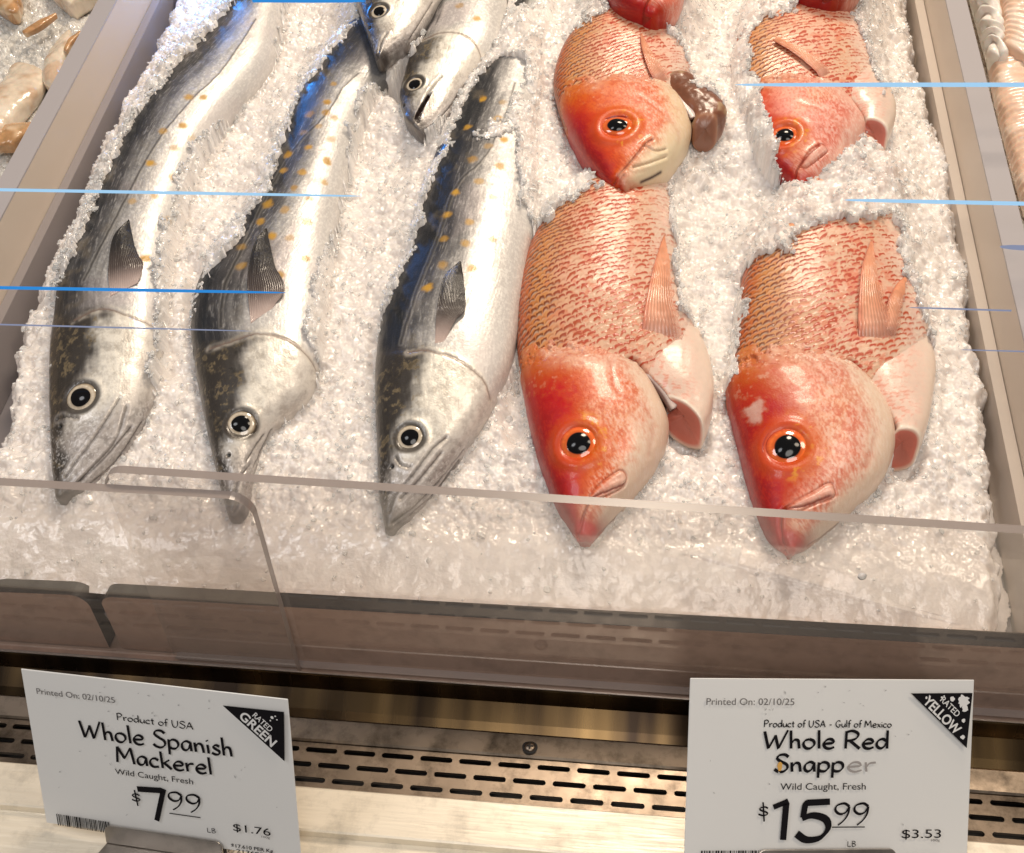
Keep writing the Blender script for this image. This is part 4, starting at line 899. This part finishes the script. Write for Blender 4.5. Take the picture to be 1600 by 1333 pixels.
def p_frill(s, n, f):
    s.col[:] = (.86, .82, .76); st = np.sin(s.sl*520+9*n+3*s.t); s.disp += .0022*st; s.mix((.52, .42, .36), sstep(-.55, -.95, st)*.8); s.rgh[:] = .35
lump('fish_fillet', [(1600,330),(1560,180),(1536,60),(1520,-40)], [(1680,330),(1640,180),(1600,60),(1580,-40)], [(0,.012),(.5,.014),(1,.012)], .004, p_fillet, 'pinkish fillet at the right edge of the photo, beyond the right divider', 'fillet', 'fillets in the right bin', nu=200, seed=23)
lump('fish_fillet', [(1545,90),(1530,40),(1516,-10),(1505,-60)], [(1568,98),(1562,60),(1552,10),(1535,-50)], [(0,.010),(.5,.013),(1,.012)], .012, p_frill, 'white fillet with a frilly cut edge, beside the right divider', 'fillet', 'fillets in the right bin', nu=260, seed=27, wob=.001)
lump('fish_fillet', [(1568,70),(1566,20),(1560,-30)], [(1650,120),(1640,40),(1630,-30)], [(0,.008),(.5,.012),(1,.012)], .018, p_fillet, 'smooth peach fillet lying on top of the others in the right bin', 'fillet', 'fillets in the right bin', nu=160, seed=29, wob=.001)

# ------------------------------------------------------------------ front: lip plates, clear panels, tray, grille, ledge
def rounded_panel(name, x0, x1, y, th, h_at, rl, rr, mats, parent=None, zb=0.0, clear_left=False):
    """upright sheet from x0 to x1, top corners rounded; faces use mats[0], the rim mats[1]"""
    pts = [(x0, zb)]
    zl = h_at(x0); zr = h_at(x1)
    for k in range(9):
        a = math.pi-k*math.pi/16; pts.append((x0+rl+rl*math.cos(a), zl-rl+rl*math.sin(a)))
    for k in range(9):
        a = math.pi/2-k*math.pi/16; pts.append((x1-rr+rr*math.cos(a), zr-rr+rr*math.sin(a)))
    pts.append((x1, zb)); n = len(pts)
    vs = [(p[0], y-th/2, p[1]) for p in pts]+[(p[0], y+th/2, p[1]) for p in pts]
    fs = [list(range(n)), list(range(n, 2*n))[::-1]]+[[i, n+i, n+i+1, i+1] for i in range(n-1)]+[[n-1, 2*n-1, n, 0]]
    o = mesh_object(name, vs, fs, mats, parent, smooth=False)
    o.data.polygons.foreach_set('material_index', np.array([0, 0]+([0] if clear_left else [1])+[1]*(n-1), np.int32)); return o
def line_z(p, q, y):                           # height along x of an edge seen from p to q, on an upright plane
    a = on_wall(*p, y); b = on_wall(*q, y)
    return lambda x: a[2]+(b[2]-a[2])*(x-a[0])/(b[0]-a[0])
YR, YL = -.0010, -.0075
top_r = line_z((230,737), (1600,828), YR); xr0 = on_wall(232,915,YR)[0]
top_l = line_z((0,753), (380,775), YL); xl1 = on_wall(415,860,YL)[0]
pr = rounded_panel('clear_panel', xr0, .42, YR, .0050, top_r, .010, .010, [M_CLEAR, M_EDGE], zb=.001, clear_left=True)
tag(pr, 'long clear acrylic front panel before the snappers, left corner rounded', 'panel', 'clear front panels of the case')
pl = rounded_panel('clear_panel', -.60, xl1, YL, .0050, top_l, .010, .012, [M_CLEAR, M_EDGE], zb=.001)
tag(pl, 'clear acrylic front panel at the left, overlapping in front of the longer one', 'panel', 'clear front panels of the case')
dp = on_wall(1347, 901, YR-.0027); ua = np.linspace(0, 2*np.pi, 24, endpoint=False); dv = np.array([dp+np.array([q*.0021*math.cos(a), -h*.0011, q*.0024*math.sin(a)]) for q, h in ((1, 0), (.85, .55), (.55, .85), (.2, .99), (.01, 1)) for a in ua])
tag(mesh_object('water_drop', dv, grid_faces(5, 24, True), M_CHIP), 'single water drop clinging to the long clear panel below the right snapper', 'drop')
YP = .0035
lz_r = line_z((170,928), (1600,1008), YP); lz_l = line_z((0,921), (120,926), YP)
xs = on_wall(172,975,YP)[0]; xe = on_wall(158,975,YP)[0]
def lip_plate(x0, x1, hz, rl, rr, label):
    o = rounded_panel('lip_plate', x0, x1, YP+.0025, .0095, hz, rl, rr, [M_LIP, M_DARK], zb=.0005)
    return tag(o, label, 'plate', 'steel lip plates holding the ice')
lip_plate(xs+.0022, .42, lz_r, .008, .008, 'long brown steel lip plate with a black top edge, under the long clear panel')
lip_plate(-.60, xe, lz_l, .008, .010, 'short brown steel lip plate with a black rounded corner, at the left')
# tray strip, flange with screw, slotted grille, ledge
def strip(name, prof, mat, label, cat, x0=-.62, x1=.48, kind=None):
    n = len(prof); vs = [(x0, y, z) for y, z in prof]+[(x1, y, z) for y, z in prof]
    bot = [(x0, y, z-.0015) for y, z in prof]+[(x1, y, z-.0015) for y, z in prof]
    fs = [[i, i+1, n+i+1, n+i] for i in range(n-1)]+[[2*n+n+i, 2*n+n+i+1, 2*n+i+1, 2*n+i] for i in range(n-1)]
    fs += [[0, n, 3*n, 2*n], [n-1, 2*n+n-1, 4*n-1, 2*n-1]]+[[i+1, i, 2*n+i, 2*n+i+1] for i in range(n-1)]+[[n+i, n+i+1, 3*n+i+1, 3*n+i] for i in range(n-1)]
    o = mesh_object(name, vs+bot, fs, mat, None, smooth=False); return tag(o, label, cat, kind=kind)
strip('panel_channel', [(.0150, -.0012), (-.0112, -.0012)], M_LIP, 'brown steel channel floor in which the clear panels stand', 'channel')
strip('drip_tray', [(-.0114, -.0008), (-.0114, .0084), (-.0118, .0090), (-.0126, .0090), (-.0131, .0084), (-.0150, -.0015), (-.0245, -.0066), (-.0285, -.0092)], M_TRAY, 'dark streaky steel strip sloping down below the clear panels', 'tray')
_tr = bpy.data.objects['drip_tray']; mb = MB(); mb.box((-.62, -.0126, .0092), (.48, -.0117, .0097)); mb.obj('edge_bead', M_CLIP, _tr)
fl_ = strip('steel_flange', [(-.0288, -.0088), (-.0300, -.0080), (-.0410, -.0095), (-.0420, -.0104)], M_GRILLE, 'narrow dull steel flange with one screw, above the slotted grille', 'flange')
sc = on_level(828, 1168, -.0088); mb = MB()
for k in range(20):
    pass
ang = np.linspace(0, 2*np.pi, 28, endpoint=False); rings = [(.0031, 0), (.0030, .0008), (.0022, .0014), (.0, .0016)]
sv = np.array([[sc[0]+r*math.cos(a), sc[1]+r*math.sin(a)*.95, sc[2]+z-.0003] for r, z in rings for a in ang])
scr = mesh_object('screw', sv, grid_faces(4, 28, True), M_GRILLE, fl_)
mb = MB(); mb.box((sc[0]-.0017, sc[1]-.0003, sc[2]+.0009), (sc[0]+.0017, sc[1]+.0003, sc[2]+.0016)); mb.box((sc[0]-.0003, sc[1]-.0017, sc[2]+.0009), (sc[0]+.0003, sc[1]+.0017, sc[2]+.00165)); mb.obj('cross_slot', M_VOID, scr)
mb = MB()
rv = [(sc[0]+r*math.cos(a), sc[1]+r*math.sin(a), sc[2]+.0002+(.0002 if r < .004 else 0)) for r in (.0030, .0041) for a in ang]
mesh_object('washer', rv, grid_faces(2, 28, True)[:, ::-1], M_DARK, scr)
# grille with three staggered rows of slots
gz = -.0112; gy0, gy1 = -.0422, -.0682; pitch = .0208; sl = .0172; sw = .0030; rows = 3; rh = (gy0-gy1)/rows
mb = MB(); NS = 24
def stadium(cx, cy):
    r = sw/2; out = []
    for k in range(NS):
        a = 2*math.pi*k/NS+math.pi/NS; x = math.cos(a)*r; y = math.sin(a)*r; out.append((cx+x+(sl/2-r)*(1 if x > 0 else -1), cy+y))
    return out
x_start = on_level(563, 1190, gz)[0]-sl/2
for row in range(rows):
    yc = gy0-rh*(row+.5); off = (0, .45, .03)[row]*pitch
    if row == 0: off = .28*pitch
    if row == 1: off = .70*pitch
    if row == 2: off = .16*pitch
    for k in range(-22, 25):
        cx = off+k*pitch
        if cx < -.60 or cx > .46: continue
        st_ = stadium(cx, yc); x0, x1 = cx-pitch/2, cx+pitch/2; y0, y1 = yc-rh/2, yc+rh/2; rect = []
        for (x, y) in st_:
            dx, dy = x-cx, y-yc; tx = (pitch/2)/abs(dx) if dx else 9e9; ty = (rh/2)/abs(dy) if dy else 9e9; tt = min(tx, ty); rect.append((cx+dx*tt, yc+dy*tt))
        # corners keep the cell square
        for cxn, cyn in ((x0, y0), (x1, y0), (x1, y1), (x0, y1)):
            i = min(range(NS), key=lambda q: (rect[q][0]-cxn)**2+(rect[q][1]-cyn)**2); rect[i] = (cxn, cyn)
        vs = [(x, y, gz) for x, y in rect]+[(x, y, gz) for x, y in st_]+[(x, y, gz-.0022) for x, y in st_]
        fs = [[i, (i+1) % NS, NS+(i+1) % NS, NS+i] for i in range(NS)]+[[NS+i, NS+(i+1) % NS, 2*NS+(i+1) % NS, 2*NS+i] for i in range(NS)]
        mb.add(vs, fs)
gr = mb.obj('slotted_grille', M_GRILLE); tag(gr, 'steel air grille with three rows of black slots, behind the price cards', 'grille')
mb = MB(); mb.box((-.62, gy1-.002, gz-.03), (.48, gy0+.03, gz-.016)); vo = mb.obj('grille_cavity', M_VOID); tag(vo, 'dark hollow under the slotted grille', 'cavity', kind='structure')
led = strip('ledge', [(-.0684, -.0108), (-.0692, -.0100), (-.0915, -.0100), (-.0925, -.0106), (-.0930, -.0150), (-.1300, -.0160), (-.20, -.0600)], M_LEDGE, 'worn pale steel ledge along the front of the case', 'ledge')

# ------------------------------------------------------------------ price cards
G_ = {  # stroke letters: width, strokes (points in x, y with baseline 0, capitals about 1 high); 's' = smooth
 'W': (.98, [('l', [(0,1),(.17,0),(.46,.78)]), ('l', [(.44,.78),(.58,0),(.95,1.08)])]),
 'h': (.46, [('l', [(.02,1.06),(.05,0)]), ('s', [(.05,.30),(.17,.50),(.32,.48),(.36,.25),(.38,0)])]),
 'o': (.52, [('s', [(.26,.55),(.08,.46),(.02,.24),(.12,.03),(.30,.02),(.46,.22),(.43,.45),(.26,.55)])]),
 'l': (.16, [('l', [(.05,1.08),(.08,0)])]),
 'e': (.50, [('s', [(.05,.28),(.25,.30),(.44,.36),(.36,.54),(.18,.53),(.03,.30),(.10,.06),(.28,0),(.47,.09)])]),
 'S': (.60, [('s', [(.56,.86),(.42,1.0),(.18,.96),(.10,.76),(.28,.58),(.50,.42),(.52,.18),(.34,0),(.12,.03),(0,.16)])]),
 'p': (.52, [('l', [(.04,.55),(.02,-.36)]), ('s', [(.04,.38),(.20,.55),(.40,.50),(.45,.26),(.32,.05),(.14,.03),(.04,.10)])]),
 'a': (.50, [('s', [(.40,.50),(.24,.57),(.06,.42),(.03,.16),(.14,.02),(.30,.12),(.40,.40)]), ('l', [(.41,.55),(.43,0)])]),
 'n': (.48, [('l', [(.03,.55),(.06,0)]), ('s', [(.06,.30),(.18,.50),(.33,.48),(.38,.25),(.40,0)])]),
 'i': (.15, [('l', [(.05,.52),(.07,0)]), ('l', [(.03,.78),(.06,.72)])]),
 's': (.40, [('s', [(.35,.50),(.20,.56),(.08,.44),(.18,.32),(.32,.22),(.30,.05),(.14,0),(.0,.08)])]),
 'M': (.86, [('l', [(0,0),(.08,1.0)]), ('l', [(.08,1.0),(.36,.30),(.68,1.02)]), ('l', [(.68,1.02),(.78,0)])]),
 'c': (.44, [('s', [(.40,.46),(.26,.56),(.08,.46),(.02,.22),(.14,.02),(.40,.06)])]),
 'k': (.48, [('l', [(.03,1.05),(.06,0)]), ('l', [(.40,.58),(.08,.28)]), ('l', [(.16,.34),(.46,0)])]),
 'r': (.36, [('l', [(.03,.55),(.06,0)]), ('s', [(.06,.28),(.16,.48),(.36,.54)])]),
 'R': (.66, [('l', [(.06,1.0),(.04,0)]), ('s', [(.0,.94),(.30,1.04),(.54,.88),(.48,.62),(.24,.48),(.08,.46)]), ('l', [(.20,.48),(.62,0)])]),
 'd': (.54, [('s', [(.42,.46),(.26,.57),(.07,.44),(.03,.18),(.16,.02),(.32,.10),(.43,.34)]), ('l', [(.46,1.08),(.46,0)])]),
 'P': (.56, [('l', [(.06,1.0),(.04,0)]), ('s', [(.0,.94),(.28,1.04),(.50,.86),(.42,.60),(.20,.48),(.06,.47)])]),
 'u': (.48, [('s', [(.03,.55),(.03,.22),(.14,.02),(.30,.10),(.40,.36)]), ('l', [(.41,.55),(.43,0)])]),
 't': (.32, [('l', [(.14,.85),(.14,.08),(.24,0)]), ('l', [(0,.56),(.30,.60)])]),
 'f': (.32, [('s', [(.36,1.0),(.22,1.04),(.14,.85),(.14,.4),(.12,-.05)]), ('l', [(0,.52),(.30,.56)])]),
 'U': (.64, [('s', [(.04,1.0),(.04,.40),(.14,.04),(.36,.02),(.52,.30),(.56,.70),(.57,1.0)])]),
 'A': (.66, [('l', [(0,0),(.32,1.0),(.60,0)]), ('l', [(.12,.34),(.50,.36)])]),
 'G': (.66, [('s', [(.56,.86),(.38,1.0),(.12,.80),(.04,.40),(.20,.04),(.44,.04),(.56,.34)]), ('l', [(.36,.36),(.62,.38)])]),
 'x': (.44, [('l', [(.03,.55),(.40,0)]), ('l', [(.40,.56),(.02,0)])]),
 '-': (.40, [('l', [(.06,.34),(.32,.35)])]),
 ' ': (.26, []),
 '$': (.50, [('l', [(.22,1.1),(.30,-.12)]), ('s', [(.46,.72),(.30,.80),(.08,.72),(.14,.58),(.40,.46),(.44,.34),(.24,.26),(.02,.34)])]),
 '7': (.62, [('l', [(.0,.94),(.60,1.0),(.36,0)])]),
 '1': (.44, [('l', [(.04,.86),(.30,1.0),(.26,0)])]),
 '5': (.72, [('l', [(.68,1.0),(.18,.97),(.14,.58)]), ('s', [(.12,.56),(.34,.64),(.60,.54),(.66,.30),(.50,.05),(.22,0),(.02,.16)])]),
 '9': (.60, [('s', [(.54,.86),(.36,1.0),(.10,.90),(.06,.66),(.22,.50),(.42,.58),(.54,.86)]), ('s', [(.54,.86),(.50,.50),(.36,.20),(.16,-.02)])]),
 'L': (.44, [('l', [(.05,1.0),(.05,0),(.42,.03)])]),
 'B': (.54, [('l', [(.06,1.0),(.05,0)]), ('s', [(.0,.96),(.30,1.0),(.38,.74),(.10,.54),(.38,.46),(.44,.18),(.24,0),(.04,.02)])]),
}
CWD, CHT = .14, .089
class Card:
    def __init__(s, name, label, group, loc, rot, card_label=None):
        s.root = empty(name, loc, rot, label, 'price card', group); s.lift = .0004
        mb = MB(); mb.box((0, 0, 0), (CWD, .0006, CHT)); bevel(mb.obj('card', M_PAPER, s.root), .0003, 1)
    def pt(s, u, v): return (u*CWD, (1-v)*CHT)
    def layer(s): s.lift += .000012; return -s.lift
    def hand(s, text, u0, u1, vbase, cap, w=(.0004, .0011), name='lettering', mat=None, mb=None, pen=.8):
        own = mb is None; mb = mb or MB()
        wid = sum(G_[c][0]+.07 for c in text)-.07; sc = (u1-u0)*CWD/wid; cap = cap*CHT; x = u0*CWD; z0 = (1-vbase)*CHT
        for c in text:
            gw, strokes = G_[c]
            for kind, pts in strokes:
                q = [(x+px*sc, z0+py*cap) for px, py in pts]; q = resample(q, 26 if kind == 's' else 8*len(q), kind == 's')
                d = np.gradient(q, axis=0); d /= np.maximum(np.linalg.norm(d, axis=1, keepdims=True), 1e-9); ang = np.arctan2(d[:, 1], d[:, 0])
                wd = w[0]+(w[1]-w[0])*np.abs(np.sin(ang-pen)); n = np.stack([-d[:, 1], d[:, 0]], 1); y = s.layer()
                L = q+n*wd[:, None]/2; R = q-n*wd[:, None]/2; k = len(q)
                mb.add([(p[0], y, p[1]) for p in L]+[(p[0], y, p[1]) for p in R], [[i, i+1, k+i+1, k+i] for i in range(k-1)])
            x += (gw+.07)*sc
        return mb.obj(name, mat or M_INK, s.root) if own else mb
    def sans(s, text, u0, u1, vbase, cap, mat=None, parent=None, rot=0., bold=0., name='lettering'):
        c = bpy.data.curves.new('txt', 'FONT'); c.body = text; c.size = 1.; c.offset = bold
        o = bpy.data.objects.new('txt', c); COL.objects.link(o); bpy.context.view_layer.update()
        dg = bpy.context.evaluated_depsgraph_get(); me = bpy.data.meshes.new_from_object(o.evaluated_get(dg)); bpy.data.objects.remove(o)
        co = np.zeros(len(me.vertices)*3, np.float32); me.vertices.foreach_get('co', co); co = co.reshape(-1, 3)
        x = (co[:, 0]-co[:, 0].min())/(np.ptp(co[:, 0])); y = co[:, 1]/.70
        X = x*(u1-u0)*CWD; Y = y*cap*CHT; cr, sr = math.cos(rot), math.sin(rot); yl = s.layer()
        V = np.stack([u0*CWD+X*cr-Y*sr, np.full(len(X), yl), (1-vbase)*CHT+X*sr+Y*cr], 1)
        me.vertices.foreach_set('co', V.astype(np.float32).ravel()); me.materials.clear(); me.materials.append(mat or M_INK)
        o = bpy.data.objects.new(name, me); COL.objects.link(o); o.parent = parent or s.root; return o
    def flat(s, polys, name, mat, parent=None):
        mb = MB()
        for p in polys:
            y = s.layer(); mb.add([(a, y, b) for a, b in (s.pt(*q) for q in p)], [list(range(len(p)))])
        return mb.obj(name, mat, parent or s.root)
M_WHITE = plain('white_print', (.80, .80, .80), .5)
M_GREYINK = plain('grey_ink', (.16, .15, .15), .6)
def common(cd, rated, kilo, per100, number, seed, ru):
    r = random.Random(seed)
    cd.sans('Printed On: 02/10/25', .056, .36, .1375, .036, M_GREYINK)
    cd.sans('Wild Caught, Fresh', .322, .622, .592, .036)
    cd.sans(per100, .757, .897, .857, .047); cd.sans('100g', .862, .893, .876, .013, M_GREYINK)
    cd.sans(kilo, .742, .90, .966, .022, bold=.012); cd.sans(number, .76, .90, .998, .022, bold=.012)
    bars = []; x = .055
    while x < .27:
        w = r.choice([.0022, .0022, .0040, .0058]); bars.append([(x, .915), (x+w, .915), (x+w, .992), (x, .992)]); x += w+r.choice([.0022, .0030, .0046])
    cd.flat(bars, 'barcode', M_INK)
    tri = cd.flat([[(.768, .070), (.988, .066), (.975, .366)]], 'corner_badge', M_INK)
    an = -math.atan2(.30*CHT, .205*CWD)
    for w_, (a_, b_, c_, d_), bo in (('RATED', ru[0], .01), (rated, ru[1], .025)): cd.sans(w_, a_, a_+c_, b_, d_, M_WHITE, tri, an, bo)
    sc_ = []
    for k in range(26):                                   # scuffs across the laminate
        u, v = (r.uniform(.08, .75), r.uniform(.03, .22)) if k < 14 else (r.uniform(.03, .95), r.uniform(.05, .9)); a = r.uniform(0, 6.28); l = r.uniform(.003, .012); w = r.uniform(.0015, .005)
        sc_.append([(u-l*math.cos(a)*.6, v-l*math.sin(a)), (u+w*math.sin(a), v-w*math.cos(a)), (u+l*math.cos(a)*.6, v+l*math.sin(a)), (u-w*.5*math.sin(a), v+w*math.cos(a))])
    for q in sc_: cd.flat([q], 'scuff', M_SCUFF)
    return tri
def blob(u, v, ru_, rv, seed, n=18):
    r = random.Random(seed); return [(u+ru_*math.cos(6.283*k/n)*r.uniform(.7, 1.15), v+rv*math.sin(6.283*k/n)*r.uniform(.7, 1.15)) for k in range(n)]
c1_ = Card('price_card', 'white mackerel price card marked $7.99, tilted at the lower left', 'price cards', (-.2300, -.0997, -.0112), (-.4258, -.0680, -.0877))
c1_.hand('Product of USA', .355, .645, .248, .042, (.0003, .00065)); c1_.hand('Whole Spanish', .205, .785, .385, .105, (.0007, .0016)); c1_.hand('Mackerel', .335, .70, .515, .100, (.0007, .0016))
c1_.hand('$', .372, .408, .775, .085, (.0004, .0009)); c1_.hand('7', .400, .505, .865, .205, (.0016, .0040)); c1_.hand('99', .515, .645, .775, .115, (.0006, .0014)); c1_.flat([[(.515, .80), (.635, .80), (.635, .806), (.515, .806)]], 'underline', M_INK); c1_.hand('LB', .655, .690, .892, .028, (.0002, .0004))
t1 = common(c1_, 'GREEN', '$17.610 PER Kg', '$1.76', '21360300', 5, ((.872, .112, .080, .034), (.822, .128, .150, .055)))
c1_.flat([blob(.945, .105, .006, .010, 1), blob(.957, .095, .003, .005, 2), blob(.938, .125, .003, .005, 3), blob(.962, .115, .003, .004, 4)], 'worn_spot', M_WHITE, t1)
c2_ = Card('price_card', 'white red snapper price card marked $15.99, upright at the lower right', 'price cards', (.0926, -.1008, .0042), (-.7054, .1211, .1602))
c2_.hand('Product of USA - Gulf of Mexico', .260, .707, .258, .036, (.0003, .0006)); c2_.hand('Whole Red', .262, .70, .372, .092, (.0007, .0016))
c2_.hand('Snapp', .300, .545, .496, .092, (.0007, .0016)); c2_.hand('er', .555, .655, .496, .092, (.0005, .0012), mat=M_FADE)
c2_.flat([blob(.318, .468, .010, .026, 8)], 'orange_mark', M_SMEAR)
c2_.hand('$', .248, .285, .752, .085, (.0004, .0009)); c2_.hand('15', .294, .505, .862, .205, (.0016, .0038)); c2_.hand('99', .513, .640, .782, .115, (.0006, .0014)); c2_.flat([[(.508, .792), (.624, .792), (.624, .798), (.508, .798)]], 'underline', M_INK); c2_.hand('LB', .565, .597, .900, .028, (.0002, .0004))
t2 = common(c2_, 'YELLOW', '$35.250 PER Kg', '$3.53', '21330400', 9, ((.872, .108, .085, .034), (.810, .116, .168, .053)))
c2_.flat([blob(.955, .11, .022, .034, 11, 26), blob(.915, .098, .010, .014, 12), blob(.962, .150, .012, .022, 13), blob(.958, .215, .007, .012, 14), blob(.957, .305, .008, .012, 15), blob(.822, .092, .004, .008, 16), blob(.877, .09, .004, .006, 17), blob(.885, .082, .003, .004, 18)], 'worn_spot', M_WHITE, t2)
def holder(card, u0, u1, v0, label):
    root = empty('card_holder', card.root.location, card.root.rotation_euler, label, 'card holder', 'steel card holders')
    x0, x1 = u0*CWD, u1*CWD; z1 = (1-v0)*CHT; r = .004; pts = []
    for k in range(7): a = math.pi-k*math.pi/12; pts.append((x0+r+r*math.cos(a), z1-r+r*math.sin(a)))
    for k in range(7): a = math.pi/2-k*math.pi/12; pts.append((x1-r+r*math.cos(a), z1-r+r*math.sin(a)))
    pts += [(x1, -.004), (x0, -.004)]
    mb = MB(); mb.prism([(p[0], -.0024, p[1]) for p in pts][::-1], (0, -.0009, 0)); bevel(mb.obj('front_plate', M_CLIP, root), .0004)
    mb = MB(); mb.prism([(p[0], .0020, p[1]) for p in pts][::-1], (0, -.0009, 0)); bevel(mb.obj('back_plate', M_CLIP, root), .0004)
    mb = MB(); mb.box((x0, -.014, -.0062), (x1, .010, -.0042)); bevel(mb.obj('base', M_CLIP, root), .0005)
    return root
holder(c1_, .255, .715, .925, 'dull steel holder gripping the mackerel price card')
holder(c2_, .245, .735, .905, 'dull steel holder gripping the snapper price card')

# ------------------------------------------------------------------ glowing rods that stand for blue reflections on the glass guard
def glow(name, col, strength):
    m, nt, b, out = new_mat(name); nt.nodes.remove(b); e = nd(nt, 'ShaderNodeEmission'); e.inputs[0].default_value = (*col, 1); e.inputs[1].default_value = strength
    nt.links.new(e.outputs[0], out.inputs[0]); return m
M_B1 = glow('blue_white_reflection', (.42, .72, 1), 1.0); M_B2 = glow('blue_reflection', (.04, .32, .85), .9); M_B3 = glow('pale_blue_reflection', (.45, .50, .72), .62)
def reflection_streak(p, q, h, wpx, mat, label, core=None):
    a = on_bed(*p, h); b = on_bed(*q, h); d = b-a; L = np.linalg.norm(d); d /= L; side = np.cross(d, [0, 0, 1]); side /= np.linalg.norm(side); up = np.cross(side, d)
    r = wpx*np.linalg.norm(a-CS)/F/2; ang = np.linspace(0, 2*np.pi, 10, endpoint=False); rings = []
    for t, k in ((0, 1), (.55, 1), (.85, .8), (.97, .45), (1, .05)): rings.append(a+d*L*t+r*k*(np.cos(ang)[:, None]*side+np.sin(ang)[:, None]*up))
    V = np.vstack(rings); o = mesh_object('reflection_streak', V, grid_faces(5, 10, True), mat, None, origin=a); o.location = to_world(a); o.rotation_euler = (ALPHA, 0, 0)
    return tag(o, label, 'light', 'thin blue rods imitating reflections above the fish')
HB = .075
reflection_streak((-60,296), (565,307), HB, 4.2, M_B1, 'bright blue rod imitating a reflection crossing above the two leftmost mackerel bodies')
reflection_streak((-60,449), (448,458), HB, 4.5, M_B2, 'deep blue rod imitating a reflection crossing the fins of the two leftmost mackerel')
reflection_streak((-60,506), (395,518), HB, 2.2, M_B3, 'faint blue rod imitating a reflection just above the gill covers of the two leftmost mackerel')
reflection_streak((1660,133), (1148,133), HB, 6, M_B1, 'broad white-blue rod imitating a reflection crossing the gill of the half buried snapper')
reflection_streak((1660,320), (1318,313), HB, 5.5, M_B1, 'blue rod imitating a reflection over the bare ice between the two right snappers')
reflection_streak((1680,392), (1562,386), HB, 8, M_B3, 'short pale blue rod imitating a reflection over the right divider')
reflection_streak((1580,486), (1420,481), HB, 2.5, M_B3, 'faint short rod imitating a reflection beside the right snapper fin, over the ice rim')
reflection_streak((1680,552), (1500,547), HB, 2.0, M_B3, 'faintest rod imitating a reflection, lowest over the right divider')
reflection_streak((395,1), (572,2), HB, 6, M_B2, 'thick deep blue rod imitating a reflection along the top edge above the mackerel tails')
